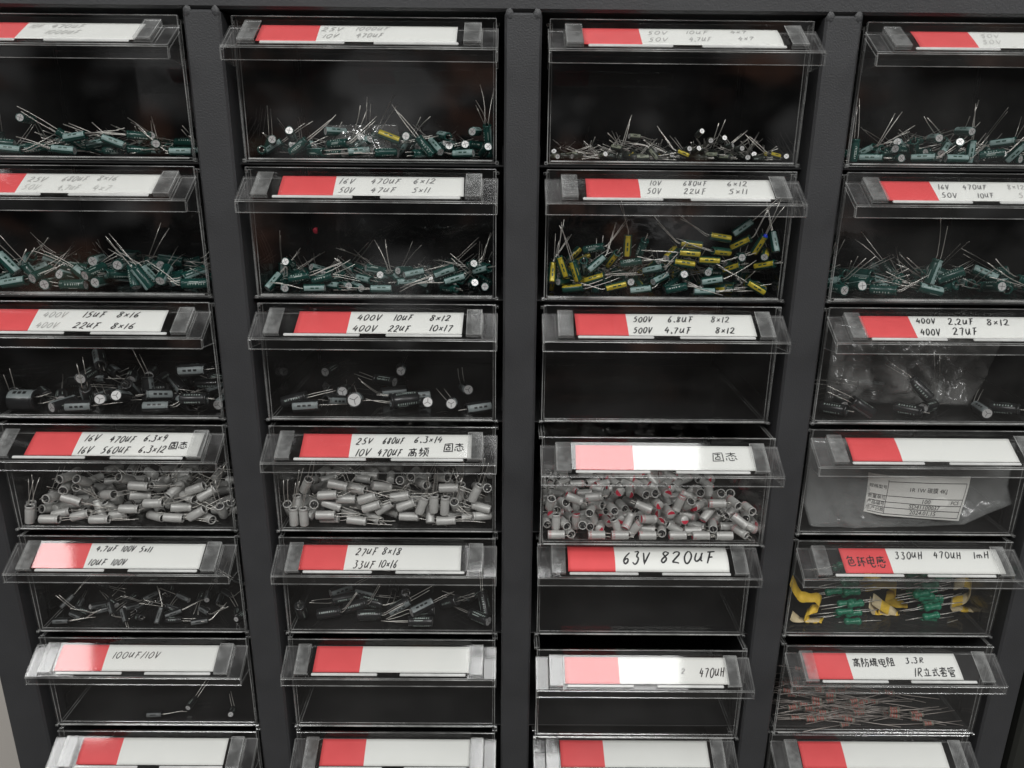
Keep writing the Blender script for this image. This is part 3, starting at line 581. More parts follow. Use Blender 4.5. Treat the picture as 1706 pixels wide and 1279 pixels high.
KIND = {'G5': ('small_green_capacitor', 'green', 'teal', 'print_light', 'darkgreen', 'green capacitor'), 'G6': ('green_capacitor', 'green', 'teal', 'print_light', 'darkgreen', 'green capacitor'),
 'BIG': ('large_green_capacitor', 'greenshiny', 'teal', 'print_light', 'darkgreen', 'large shiny green capacitor'),
 'Y5': ('gold_striped_capacitor', 'darkgreen', 'gold', 'print_gold', 'darkgreen', 'gold striped capacitor'),
 'M4': ('miniature_capacitor', 'mini', 'ministripe', 'print_light', 'mini', 'tiny dark capacitor'), 'M4y': ('miniature_capacitor', 'mini', 'gold', 'print_gold', 'mini', 'tiny yellow striped capacitor'),
 'B8': ('black_capacitor', 'blacks', 'grey', 'print_light', 'blacks', 'black capacitor'), 'B10': ('black_capacitor', 'blacks', 'grey', 'print_light', 'blacks', 'thick black capacitor'), 'B12': ('squat_black_capacitor', 'blacks', 'grey', 'print_light', 'blacks', 'squat wide black capacitor'),
 'B5': ('slim_black_capacitor', 'blacks', 'grey_dim', 'print_light', 'blacks', 'slim black capacitor'),
 'S': ('silver_capacitor', 'can', '', '', '', 'silver capacitor'), 'R': ('red_marked_silver_capacitor', 'can', '', '', '', 'silver capacitor')}
CAPS = {
(0,0): 'G5,1,211,91,-560,309,-690,444,-481;G5,1,327,116,-532,422,310,669,528;G5,1,303,147,-600,589,44,737,330;G5,1,-38,91,-600,340,-637,370,-585;G5,1,183,155,-604,650,-281,-647,282;G5,1,30,91,-539,558,386,-657,-328;G5,1,-295,91,-600,627,356,-574,-389;G5,1,121,233,-591,552,-591,154,567;G5,1,-220,133,-457,133,139,-661,725;G5,0,20,504,-604,274,655,-267,-652;G5,0,-393,390,-596,645,-115,-753,71;G5,0,-160,233,-599,378,477,-468,-640;G5,0,520,125,-604,450,-576,410,-545;G5,0,-235,456,-604,685,-678,-202,-177;G5,0,57,348,-601,102,-434,-588,-675;G5,0,359,341,-601,81,-453,-575,-676;G5,0,41,421,-601,516,-321,653,452;G5,0,93,168,-572,432,-594,205,-646;G5,0,-278,185,-604,671,-43,706,224;G5,0,527,469,-604,441,-419,-569,-553;G5,0,473,221,-604,707,676,207,24;G5,0,-135,332,-589,108,-64,802,585;G5,0,-353,129,-572,490,434,590,473;G5,0,-213,150,-596,621,-28,-756,204;G5,0,129,416,-587,575,191,795,15;G5,0,-36,460,-590,587,-23,-797,140;G5,0,-45,163,-543,437,-4,884,166;G5,0,432,480,-604,518,-625,331,-482;G5,0,-316,446,-604,19,-688,165,-707;G5,0,-145,457,-585,543,-48,-831,113;G5,0,305,397,-603,670,-357,624,-183;G5,0,-335,273,-595,389,762,-101,-508;G5,0,393,243,-595,16,-527,554,644;G5,0,-193,414,-569,546,431,-440,-568;G5,0,-545,239,-573,400,-911,15,100;G5,0,-110,504,-588,353,-646,-496,461;G5,0,396,142,-567,85,-189,685,-698;G5,0,464,374,-604,473,-630,321,526;G5,0,-66,336,-592,465,-348,704,409;G5,0,-331,326,-604,249,-704,-69,-662;G5,0,258,495,-582,377,-699,477,-376;G5,0,-324,219,-604,136,587,395,694;G5,0,31,358,-555,407,-396,597,568;G5,0,-522,385,-595,412,763,-69,-493;G5,0,329,477,-578,147,452,752,457;G5,0,201,442,-585,366,-414,-721,-419;G5,0,570,322,-598,86,-99,741,658;G5,0,313,231,-545,283,-306,488,-767;G5,0,-568,467,-570,0,-62,998,0;G5,0,141,284,-595,623,-671,-371,155;G5,0,446,367,-561,706,192,682,-10',
(0,1): 'G5,1,-555,144,-598,264,-85,-745,-607;G5,1,-520,227,-580,398,520,-694,-298;G5,1,-495,130,-546,596,645,-234,418;G5,1,-399,126,-519,609,462,-333,552;G5,1,-67,110,-594,600,541,-502,-308;G5,1,-168,111,-560,509,-649,-340,452;G5,1,64,111,-600,438,367,580,580;G5,1,-46,135,-554,242,-288,503,-778;G5,1,-190,137,-602,689,410,597,27;G5,1,-62,215,-544,9,-13,-578,816;Y5,1,89,91,-527,707,290,-497,-412;G5,1,178,131,-530,484,471,442,-590;G5,1,145,238,-576,64,460,-764,-449;G5,1,311,131,-569,78,590,-626,504;G5,1,448,111,-601,320,-470,504,-650;G5,1,383,165,-585,29,71,548,-833;G5,1,506,130,-497,670,613,-364,207;G5,1,555,125,-586,718,555,-105,407;G5,1,-281,120,-603,671,-204,-689,-183;G5,1,246,120,-602,719,-324,612,49;G5,1,-179,125,-504,708,510,-472,-125;G5,1,515,220,-563,668,437,589,-126;G5,1,351,140,-519,470,-144,-664,-563;G5,0,-23,277,-599,151,39,-668,728;G5,0,-225,297,-592,604,-745,241,150;G5,0,183,504,-604,431,-562,-430,561;G5,0,287,399,-600,69,-669,-113,732;G5,0,-73,418,-567,232,949,215,-9;G5,0,-133,461,-600,709,3,678,-193;G5,0,-354,412,-599,730,-623,250,-130;G5,0,318,454,-604,638,-236,666,-304;G5,0,455,166,-569,779,617,-56,98;G5,0,-312,201,-604,491,606,365,509;G5,0,207,186,-579,542,297,571,-540;G5,0,408,282,-598,369,268,-698,552;G5,0,493,376,-588,606,-632,182,447;G5,0,-214,440,-591,187,790,-53,582;G5,0,-187,368,-593,624,471,618,84;G5,0,54,212,-592,487,780,-94,382;G5,0,-88,309,-595,205,-49,765,-608;G5,0,312,353,-571,543,-611,-149,-556;G5,0,-31,504,-596,642,-100,-756,85;G5,0,570,429,-570,0,45,999,0;G5,0,-271,276,-603,519,600,-391,466;G5,0,-370,162,-587,558,426,-699,-135;G5,0,295,200,-591,406,-352,-707,459;G5,0,519,462,-597,482,-638,400,448;G5,0,107,374,-594,157,-395,-669,-610;G5,0,-439,280,-577,773,610,172,15;G5,0,338,313,-589,477,-796,-119,-353;G5,0,194,349,-594,636,-741,-216,14;G5,0,-570,304,-576,444,887,-118,58;G5,0,-381,476,-594,481,200,741,423;G5,0,567,147,-516,173,-976,134,-7;G5,0,-154,395,-546,621,-172,-758,-101;G5,0,151,423,-571,442,-568,637,-276;G5,0,46,441,-592,358,724,197,555;G5,0,-31,299,-539,15,947,86,-308;G5,0,-522,364,-587,396,-599,-546,-431;G5,0,-357,93,-576,430,-386,-802,151;G5,0,88,185,-558,647,720,56,-244;G5,0,161,469,-564,565,449,559,409;G5,0,-349,263,-565,12,-492,543,-681;G5,0,262,88,-569,129,871,359,309;G5,0,-329,301,-589,401,714,-374,435;G5,0,368,306,-558,761,585,-272,67;G5,0,45,246,-529,543,300,595,-512;G5,0,31,405,-570,82,-447,822,-343;G5,0,-153,168,-579,383,-803,-343,300',
(0,2): 'M4,1,-139,85,-611,606,362,-611,-359;M4y,1,55,85,-590,377,-615,546,-425;M4,1,151,102,-611,546,-678,-210,446;M4,1,207,102,-596,414,246,-666,-570;M4,1,266,105,-610,468,95,-703,-527;M4,1,-464,105,-610,186,-393,-572,696;M4,1,-263,105,-568,525,69,-653,-541;M4,1,-184,98,-514,678,496,-472,-267;M4y,1,509,94,-596,418,-710,318,-469;M4,1,442,105,-611,704,-440,-557,-29;M4,1,135,103,-496,725,447,353,-388;M4,1,249,104,-525,639,501,-297,504;M4,1,189,108,-530,527,486,-495,491;M4,1,124,101,-576,725,402,390,-401;M4,1,81,106,-572,756,648,72,50;M4,1,336,106,-567,741,661,96,67;M4,1,569,106,-605,722,543,-325,279;M4,1,380,107,-609,730,640,-210,112;M4,1,430,167,-600,787,524,-271,180;M4,1,-568,105,-611,45,-183,672,-717;M4,1,-568,166,-597,257,274,486,-789;M4,1,-332,105,-602,166,-32,636,-753;M4,0,-341,276,-611,413,-250,-661,574;M4,0,-243,122,-591,4,949,284,-134;M4,0,138,289,-609,461,-624,280,566;M4,0,-132,558,-611,55,-695,129,-705;M4,0,-58,367,-610,26,202,658,725;M4,0,371,691,-611,139,588,-392,-693;M4,0,-422,327,-611,704,542,454,-63;M4,0,439,459,-610,586,653,-241,-415;M4,0,239,359,-609,632,-70,-685,-356;M4,0,-112,642,-611,547,644,-291,-448;M4,0,-147,134,-609,729,-199,-654,-25;M4,0,297,561,-608,701,-666,103,-232;M4,0,-557,630,-611,231,-396,-586,668;M4,0,416,231,-611,435,276,-651,-557;M4,0,-295,149,-609,692,111,713,-25;M4,0,448,586,-608,362,230,-710,-559;M4,0,-286,495,-609,729,-520,-442,-59;M4,0,-514,180,-611,523,-649,-280,476;M4y,0,-198,120,-608,572,714,209,348;M4,0,488,410,-611,581,-666,239,-403;M4,0,216,322,-609,658,-445,-519,-315;M4,0,-404,584,-609,575,408,546,453;M4,0,-247,598,-611,539,402,-582,-458;M4,0,124,162,-611,38,-526,472,-706;M4,0,-469,744,-611,466,634,312,-532;M4,0,-107,434,-611,424,659,266,-562;M4,0,84,351,-611,685,-609,-359,-176;M4,0,-417,372,-607,103,309,-691,-645;M4,0,374,196,-604,332,238,752,517;M4,0,-35,435,-611,138,-393,588,693;M4,0,138,605,-608,370,562,-492,-552;M4y,0,-116,685,-611,680,607,-362,-192;M4y,0,543,468,-611,501,-612,355,499;M4,0,-552,226,-611,672,40,-706,221;M4,0,-365,407,-608,636,-633,-395,194;M4,0,321,424,-607,527,-693,-285,402;M4,0,258,203,-594,331,-534,-730,270;M4,0,323,339,-610,510,715,-23,478;M4,0,-59,153,-611,340,198,-679,620;M4,0,45,400,-611,703,698,-111,74;M4,0,116,685,-611,121,407,-578,697;M4,0,-60,296,-579,692,391,547,-264;M4,0,-36,586,-611,309,-134,-694,636;M4,0,-177,184,-609,239,-429,-598,633;M4,0,140,149,-577,10,603,-125,788;M4,0,165,191,-598,90,579,631,-509;M4,0,-405,784,-611,97,427,564,-700;M4,0,-314,537,-611,580,124,696,405;M4,0,-281,280,-611,661,-573,415,-252;M4,0,-558,543,-605,320,544,546,-551;M4,0,347,364,-610,149,641,-333,675;M4,0,330,507,-609,618,687,250,-289;M4,0,90,434,-611,78,255,-655,-707;M4,0,9,589,-609,677,684,-262,-70;M4,0,-208,323,-611,563,-267,655,428;M4,0,-419,550,-609,46,-722,-142,676;M4,0,-564,730,-611,707,685,-177,7;M4,0,-369,358,-609,512,731,-48,449;M4,0,-117,307,-609,357,489,478,-636;M4,0,-3,101,-597,429,342,616,-565;M4,0,255,705,-611,415,112,-698,573;M4,0,486,327,-600,398,-831,-10,-388;M4,0,420,306,-611,400,-695,-129,583;M4,0,329,232,-605,355,506,-588,521;M4,0,57,257,-603,355,620,501,488;M4,0,427,415,-606,406,-305,-697,507;M4,0,213,177,-591,58,-60,-955,-286;M4,0,168,344,-609,737,652,181,6;M4,0,-78,417,-593,543,70,829,112;M4,0,41,328,-599,38,-809,-234,-538;M4,0,379,292,-601,462,299,762,-341;M4,0,-155,478,-608,446,-41,743,498;M4y,0,19,518,-611,617,493,-507,345;M4,0,-499,551,-601,10,-227,789,-570;M4,0,300,152,-605,621,769,97,-119;M4,0,-11,463,-609,507,-598,331,525;M4,0,-312,665,-611,364,-686,-172,606;M4,0,288,142,-558,753,272,541,-259;M4,0,473,697,-611,524,323,-629,475;M4,0,571,723,-611,519,598,-377,480;M4y,0,-158,324,-599,79,-339,-776,526;M4,0,-480,215,-605,600,347,-693,-200;M4,0,353,464,-607,658,586,-467,74;M4,0,122,478,-600,62,448,644,-617;M4,0,-575,325,-611,663,643,294,-247;M4,0,385,448,-607,374,134,-743,538;M4,0,-90,81,-592,288,-568,739,-220;M4,0,-212,208,-598,478,-514,686,191;M4y,0,484,135,-602,390,448,-670,445;M4,0,-189,272,-601,495,793,-225,276;M4,0,-222,504,-605,472,-648,-421,-425;M4,0,-494,292,-605,526,-507,-583,355;M4,0,-558,432,-611,41,-144,692,706;M4,0,-405,669,-611,593,692,146,-386;M4,0,280,266,-606,110,-319,691,-640;M4,0,-46,311,-605,0,200,749,-631;M4,0,163,652,-611,252,-73,-703,661;M4,0,400,625,-606,324,-548,-540,551;M4,0,24,206,-601,575,-317,-753,35;M4,0,448,253,-611,143,-632,317,693;M4,0,181,282,-597,80,-812,-298,-495;M4,0,223,415,-605,568,95,667,-472',
(0,3): 'G5,1,-470,119,-604,412,291,-647,-572;G5,1,-214,116,-602,476,240,-684,-498;G5,1,-487,167,-576,209,282,-808,-474;G5,1,-435,176,-583,64,297,-793,-529;G5,1,-328,126,-563,119,-456,-509,720;G5,1,-251,144,-555,2,505,740,444;G5,1,-108,132,-562,568,567,-591,81;G5,1,-57,99,-604,619,345,-613,-348;G5,1,117,109,-582,512,-639,-397,415;G5,1,244,118,-570,39,534,-775,-337;G5,1,-309,181,-539,765,557,-266,-184;G5,1,177,128,-526,356,195,-736,-543;G5,1,-162,133,-509,269,186,-670,667;G5,1,-21,133,-475,240,332,-632,658;G5,1,-53,125,-544,702,526,175,-448;G5,1,-197,214,-586,772,596,218,-28;G5,1,-344,133,-604,682,643,279,-207;G5,1,180,170,-591,783,598,125,-118;G5,0,106,467,-586,35,74,-641,-763;G5,0,566,159,-586,195,346,750,-529;G5,0,-96,443,-599,602,-428,-519,429;G5,0,-346,387,-604,340,489,-511,-620;G5,0,-23,323,-597,636,-23,-756,150;G5,0,289,295,-604,610,188,682,-358;G5,0,530,216,-604,390,-693,142,-590;G5,0,-230,310,-604,205,623,-334,-677;G5,0,272,440,-570,0,-980,-201,0;G5,0,412,251,-604,696,704,61,-123;G5,0,228,412,-589,83,-643,484,-587;G5,0,475,468,-600,44,-136,-665,-733;G5,0,528,89,-570,0,913,408,0;G5,0,-22,186,-604,501,613,-352,-499;G5,0,-55,497,-598,461,462,-479,-587;G5,0,-315,277,-590,557,-709,-357,243;G5,0,380,356,-602,660,-638,345,197;G5,0,116,260,-596,254,-657,132,-697;G5,0,-259,504,-604,93,701,92,701;G5,0,534,330,-591,472,-78,788,-387;G5,0,-169,504,-579,64,866,114,483;G5,0,-553,131,-570,0,-449,-894,0;G5,0,-211,388,-604,487,-337,622,-513;G5,0,-262,453,-604,632,-222,671,-318;G5,0,424,126,-589,566,693,-417,-162;G5,0,-119,439,-547,412,-75,822,386;G5,0,-418,286,-580,98,379,-773,-499;G5,0,63,418,-572,542,-807,194,132;G5,0,-46,211,-548,223,-884,121,-394;G5,0,-84,399,-587,420,-428,-695,396;G5,0,-349,339,-572,664,-201,692,-199;G5,0,500,290,-591,611,521,594,40;G5,0,401,503,-576,269,-696,-557,365;G5,0,82,305,-590,168,801,19,-574;G5,0,-127,206,-592,256,-181,760,-569;G5,0,258,177,-604,353,573,-415,612;G5,0,-535,270,-589,459,-777,-190,386;G5,0,-122,344,-579,133,-870,-9,-475;G5,0,308,373,-585,99,-747,-362,-549;G5,0,120,192,-585,529,699,-451,-168;G5,0,-563,370,-570,234,506,789,-257;G5,0,455,90,-570,0,841,-541,0;G5,0,-194,271,-534,267,-448,-672,526;G5,0,27,136,-570,0,647,-763,0',
(1,0): 'G6,1,-248,145,-596,591,542,438,-406;G6,1,-101,98,-597,681,200,675,201;G6,1,-402,98,-587,574,346,-683,-291;G6,1,-469,170,-575,306,388,-699,-517;G6,1,-146,434,-552,579,419,-522,-465;G6,1,105,155,-550,335,94,749,564;G6,1,516,117,-590,607,162,696,347;G6,1,-359,217,-542,602,585,-544,-17;G6,1,87,447,-553,423,61,-674,-603;G6,1,26,145,-585,612,619,301,-390;G6,1,-555,239,-594,150,368,580,-712;G6,1,-148,153,-565,746,422,-382,346;G6,0,-229,308,-598,703,258,658,-79;G6,0,562,329,-586,233,-308,707,592;G6,0,-487,277,-571,234,-4,852,468;G6,0,330,379,-597,505,691,149,494;G6,0,-292,400,-598,596,-152,690,-380;G6,0,-139,206,-524,614,-317,-561,456;G6,0,331,492,-598,640,-239,-665,302;G6,0,407,402,-596,161,327,-616,-699;G6,0,163,293,-598,694,-393,588,-137;G6,0,344,253,-584,530,750,-225,-327;G6,0,-38,254,-580,337,795,-142,-484;G6,0,-417,350,-598,683,354,612,-183;G6,0,-420,102,-490,74,-865,335,-366;G6,0,-1,334,-598,699,-417,571,-109;G6,0,-3,137,-532,163,474,622,-602;G6,0,224,221,-589,622,642,-405,-192;G6,0,293,498,-528,375,-624,479,-489;G6,0,22,431,-573,111,-689,488,-524;G6,0,365,443,-536,237,794,-49,-557;G6,0,260,241,-523,774,281,561,-85;G6,0,158,368,-555,158,973,-22,-165;G6,0,-48,362,-554,219,-707,11,-672;G6,0,263,94,-556,265,-373,882,-112;G6,0,-382,402,-543,637,-716,21,-285;G6,0,-339,326,-544,642,687,-167,-296;G6,0,-355,492,-582,205,-716,339,-575;G6,0,121,178,-496,695,678,211,-113;G6,0,265,176,-565,47,835,-320,446;G6,0,354,138,-545,547,837,32,-12;G6,0,179,421,-581,191,-730,310,578;G6,0,-229,456,-502,514,-560,513,400;G6,0,204,124,-557,291,939,136,125;G6,0,-528,455,-513,638,-304,459,538;G6,0,-318,492,-530,535,351,744,194;G6,0,551,463,-560,0,443,896,0;G6,0,403,231,-584,526,752,-225,-326;G6,0,294,373,-511,762,32,-641,89;G6,0,-295,312,-508,587,497,-147,-622;G6,0,-337,151,-556,12,941,208,267;G6,0,-278,137,-549,301,564,535,-553;G6,0,-39,248,-489,683,688,-128,209;G6,0,17,481,-494,398,456,-544,-581;G6,0,-338,396,-506,644,-645,411,-12;G6,0,478,220,-554,780,-471,373,-175;G6,0,-392,216,-496,270,374,-779,-425;G6,0,-69,155,-561,164,-858,324,-364',
(1,1): 'G5,1,-326,91,-603,465,-531,453,-545;G5,1,17,91,-604,363,-605,360,-610;G5,1,-70,128,-559,393,187,-668,-603;G5,1,140,120,-568,581,-644,285,-408;G5,1,184,119,-525,624,580,-467,-237;G5,1,397,91,-550,497,-469,371,-628;G5,1,-547,126,-575,435,657,-614,41;G5,1,-401,91,-548,413,-587,-493,492;G5,1,-288,107,-555,511,-437,-658,340;G5,1,340,123,-538,677,323,471,465;G5,1,367,126,-603,522,-706,-113,464;G5,1,539,128,-506,252,284,-756,-533;G5,1,-233,126,-594,447,132,-712,-525;G5,1,-433,164,-537,606,-671,-97,416;G5,1,-489,130,-604,34,208,-675,708;G5,1,-459,128,-482,459,296,-507,667;G5,1,28,126,-544,715,574,153,-369;G5,1,272,198,-586,766,532,-186,310;G5,1,495,125,-585,235,238,-500,799;G5,1,556,132,-595,507,440,468,-574;G5,1,487,175,-489,747,504,315,-298;G5,0,191,202,-585,385,-706,434,-407;G5,0,32,447,-604,678,-339,621,-199;G5,0,-570,381,-570,0,841,-542,0;G5,0,-452,449,-604,620,511,-489,-340;G5,0,175,502,-604,256,-647,285,-659;G5,0,72,374,-604,663,-642,-296,-244;G5,0,-497,355,-604,639,-458,-539,-303;G5,0,-178,161,-599,76,-238,625,-740;G5,0,-98,357,-599,508,-672,-320,433;G5,0,346,237,-604,393,-227,670,-588;G5,0,279,394,-586,162,24,825,540;G5,0,510,504,-602,715,95,687,89;G5,0,-208,369,-601,384,-596,343,617;G5,0,-116,146,-604,255,571,-417,660;G5,0,375,432,-599,562,-605,-291,483;G5,0,-424,402,-604,702,260,-657,81;G5,0,553,424,-579,363,-735,465,334;G5,0,-253,225,-573,235,-241,-684,647;G5,0,-106,273,-588,202,-585,-556,-555;G5,0,-341,207,-599,649,644,367,170;G5,0,319,489,-579,187,-643,-41,-742;G5,0,101,149,-570,265,-875,334,-230;G5,0,-422,347,-581,102,-378,766,-510;G5,0,-97,436,-571,27,684,209,-699;G5,0,-31,232,-586,447,311,767,-338;G5,0,-258,313,-582,170,-460,-679,546;G5,0,196,400,-591,248,-502,616,-554;G5,0,457,362,-583,229,-581,492,-607;G5,0,539,258,-583,384,6,842,379;G5,0,505,457,-567,216,806,-545,-75;G5,0,-161,455,-604,669,311,-635,-229;G5,0,-321,264,-597,261,-112,747,-600;G5,0,-359,340,-544,815,456,-357,-7;G5,0,-182,300,-524,110,383,-552,-733;G5,0,395,296,-595,585,-761,-116,256;G5,0,-344,151,-580,503,-109,-855,63;G5,0,-72,392,-566,216,481,849,43;G5,0,-215,430,-550,372,-160,-904,-140;G5,0,-532,232,-594,164,-775,1,610;G5,0,24,390,-581,330,-368,-778,389;G5,0,457,330,-554,363,184,-881,241;G5,0,358,312,-562,273,-119,-822,486;G5,0,1,263,-578,448,528,698,-182;G5,0,326,348,-587,202,216,783,547;G5,0,328,463,-526,282,768,-328,-472;G5,0,-301,297,-554,366,499,501,-605;G5,0,190,482,-564,646,192,-737,-50;G5,0,492,282,-579,502,781,-371,10;G5,0,345,88,-510,651,-348,453,-500;G5,0,-23,182,-519,416,611,-64,-670;G5,0,151,298,-587,552,821,6,-144;G5,0,532,265,-533,525,-500,426,-541;G5,0,309,218,-537,697,665,-234,131;G5,0,-105,501,-580,242,-645,280,-668;G5,0,204,287,-588,579,808,63,-94;G5,0,-522,305,-580,58,-683,-533,496;G5,0,501,301,-514,590,-479,536,-367;G5,0,-130,313,-537,744,-580,-321,88;G5,0,-528,466,-585,557,-825,-79,-56;G5,0,131,154,-518,554,208,-638,493',
(1,2): 'Y5,1,-190,91,-371,5,658,-753,-4;Y5,1,277,91,-327,330,-654,383,-563;Y5,1,141,110,-366,418,-390,621,-536;Y5,1,293,111,-400,605,-536,526,-265;Y5,1,126,91,-407,483,-517,517,-482;Y5,1,104,91,-460,363,-628,415,-549;Y5,1,234,99,-445,563,433,-539,-453;Y5,1,-240,91,-581,500,-477,393,-607;Y5,1,-521,91,-481,111,-748,642,-129;Y5,1,-567,119,-518,212,674,-689,162;Y5,1,-564,177,-567,129,-721,661,163;Y5,1,-347,110,-545,443,260,-775,-369;Y5,1,-451,91,-502,149,-409,898,-68;G5,1,-402,131,-486,348,-688,606,196;G5,1,-344,106,-468,397,621,-651,-181;Y5,1,-258,127,-446,70,-554,731,393;G5,1,-359,111,-390,497,-665,-419,369;G5,1,-111,91,-597,541,427,-621,-372;G5,1,-46,118,-495,396,266,-749,-459;G5,1,220,91,-604,596,379,-601,-376;G5,1,254,91,-546,487,503,-572,-428;Y5,1,483,91,-580,346,-626,598,-363;Y5,1,532,125,-470,333,232,-760,-508;Y5,1,532,142,-414,610,618,-461,182;Y5,1,395,123,-357,253,435,-746,-436;Y5,1,487,114,-362,26,-651,711,265;G5,1,564,117,-351,123,685,-686,213;Y5,1,-459,107,-596,606,44,-762,-225;G5,1,78,105,-591,522,-568,-558,305;G5,1,387,91,-277,341,572,-690,-283;G5,1,-113,119,-388,267,-737,-616,-84;G5,1,-170,91,-459,420,-580,-494,493;Y5,1,42,132,-416,528,405,-712,224;Y5,1,369,131,-486,227,193,-811,-504;G5,1,-8,125,-543,603,558,-566,-65;G5,1,114,128,-528,208,82,-596,771;G5,1,246,128,-502,642,523,-482,286;G5,1,400,133,-428,531,534,430,-498;G5,1,-169,154,-569,708,627,-145,291;Y5,0,-409,337,-599,202,-343,575,-715;Y5,0,141,542,-605,699,76,703,109;Y5,0,-243,319,-601,221,-49,-729,646;Y5,0,249,280,-605,669,635,-311,230;G5,0,-43,334,-602,607,709,-130,-336;Y5,0,290,155,-599,473,-278,609,-573;Y5,0,-367,408,-605,553,648,-283,-441;Y5,0,-212,542,-605,698,-74,-703,111;G5,0,-422,236,-604,636,694,134,310;Y5,0,-88,389,-605,442,703,-78,-552;G5,0,70,187,-581,98,-710,-480,506;Y5,0,-483,361,-565,706,464,-525,102;Y5,0,-331,307,-605,151,-325,-628,691;Y5,0,179,358,-600,554,-563,481,380;Y5,0,356,432,-605,435,-276,-651,557;Y5,0,-339,521,-602,429,277,668,541;Y5,0,121,506,-563,700,-580,-393,-139;Y5,0,340,184,-605,25,-676,207,707;Y5,0,-467,506,-584,234,-264,794,494;Y5,0,-565,303,-601,552,547,489,-397;Y5,0,379,264,-601,188,377,-627,-656;Y5,0,-381,539,-508,500,-457,266,-686;Y5,0,-502,146,-564,264,-258,-646,669;G5,0,225,508,-601,634,-671,-291,-250;Y5,0,95,386,-593,566,-498,-604,-258;Y5,0,-1,185,-502,597,535,-232,551;G5,0,-304,471,-562,725,-645,-238,-36;Y5,0,-385,539,-575,392,-382,-815,187;Y5,0,-304,251,-573,737,-367,-516,-235;Y5,0,509,363,-585,365,747,374,-411;Y5,0,-167,379,-605,216,-323,-629,-673;Y5,0,181,462,-584,537,-819,-160,125;Y5,0,436,356,-550,455,-410,578,539;G5,0,-336,154,-570,0,-132,-991,0;G5,0,477,405,-574,388,904,-98,-150;Y5,0,-430,524,-481,761,-393,197,-477;G5,0,361,435,-562,692,387,592,145;Y5,0,-39,174,-487,825,310,347,-320;G5,0,-395,446,-532,675,-274,-549,-410;G5,0,550,323,-600,87,97,-672,729;Y5,0,-73,448,-556,570,297,726,243;Y5,0,390,216,-493,681,-103,-558,463;Y5,0,353,366,-601,400,-210,-646,616;Y5,0,28,361,-580,501,863,-57,-30;G5,0,-259,505,-574,305,-409,-807,298;Y5,0,-137,525,-552,118,-774,-177,596;Y5,0,525,244,-598,286,-336,665,-603;Y5,0,294,278,-589,510,744,-302,309;Y5,0,341,532,-604,660,-170,-686,255;G5,0,64,300,-586,52,139,815,-560;Y5,0,248,540,-561,421,586,-339,-604;Y5,0,-148,480,-563,151,664,-19,-732;Y5,0,103,255,-574,100,20,-906,410;Y5,0,-363,266,-543,522,-681,127,498;G5,0,-183,367,-559,501,735,-95,447;Y5,0,517,186,-599,337,717,-196,577;Y5,0,435,480,-566,499,-431,597,-458;Y5,0,-417,360,-522,601,197,-769,91;G5,0,-221,244,-551,93,-445,-454,766;G5,0,14,539,-566,458,-496,476,-564;Y5,0,-354,465,-537,711,-649,-228,147;Y5,0,112,509,-519,190,473,245,825;Y5,0,-562,385,-555,669,-696,131,225;Y5,0,-120,423,-582,207,-312,-796,-475;Y5,0,-103,190,-585,534,710,442,-125;Y5,0,15,267,-581,124,420,-752,-492;G5,0,-468,300,-558,508,-639,575,53;Y5,0,433,527,-563,506,-401,707,-288;Y5,0,-67,403,-548,424,561,652,283;Y5,0,111,357,-536,58,-844,-27,-532',
(1,3): 'G6,1,-444,141,-582,517,433,-426,603;G6,1,-546,140,-594,626,664,-165,375;G6,1,-168,564,-552,688,584,-327,280;G6,1,-84,554,-548,459,244,598,-610;G6,1,279,143,-574,545,413,491,-540;G6,1,-305,129,-596,485,-691,-200,497;G6,1,-257,216,-597,672,495,-514,-197;G6,1,-233,330,-584,490,18,-623,-609;G6,1,324,283,-597,539,7,715,446;G6,1,416,338,-580,390,-34,-708,-588;G6,1,24,150,-580,562,-780,-194,194;G6,1,-353,280,-579,583,-719,-19,378;G6,1,364,160,-580,483,-88,679,546;G6,0,-106,330,-598,73,252,661,703;G6,0,-213,185,-565,32,-483,-680,551;G6,0,-485,329,-597,612,-173,-692,-340;G6,0,241,313,-589,52,-260,-705,-658;G6,0,24,111,-515,722,400,343,448;G6,0,-403,435,-598,621,-166,-687,-338;G6,0,-530,250,-577,290,128,-808,-497;G6,0,308,285,-530,644,154,-540,-519;G6,0,-11,172,-504,562,554,-173,-589;G6,0,-82,94,-585,242,-721,296,-578;G6,0,564,227,-598,654,653,-272,269;G6,0,-208,455,-580,585,-803,77,80;G6,0,64,353,-598,659,10,707,-257;G6,0,21,427,-571,359,-771,370,-373;G6,0,-45,292,-592,127,-591,-441,-663;G6,0,490,370,-598,706,-692,-147,-37;G6,0,-557,455,-586,276,-253,732,569;G6,0,-353,460,-573,544,-668,-507,21;G6,0,386,320,-533,799,461,323,212;G6,0,478,94,-581,367,-637,484,-474;G6,0,507,452,-554,495,-64,858,-119;G6,0,-168,468,-537,511,352,-444,-647;G6,0,89,233,-593,354,700,215,-582;G6,0,489,498,-582,371,-629,483,-483;G6,0,-488,389,-559,17,-408,-833,-373;G6,0,-2,252,-572,288,-835,-137,-449;G6,0,-518,497,-538,491,508,-478,-522;G6,0,456,147,-554,110,790,167,579;G6,0,-25,472,-557,98,-945,-19,-312;G6,0,-431,374,-545,665,-673,-248,-207;G6,0,-14,302,-540,411,194,739,498;G6,0,143,411,-570,616,505,-495,-346;G6,0,-158,390,-531,387,591,706,-47;G6,0,83,462,-541,279,162,-830,-455;G6,0,386,435,-573,293,-776,317,-461;G6,0,281,498,-598,561,430,561,431;G6,0,-337,330,-542,23,-421,588,690;G6,0,-78,95,-490,59,834,-540,-91',
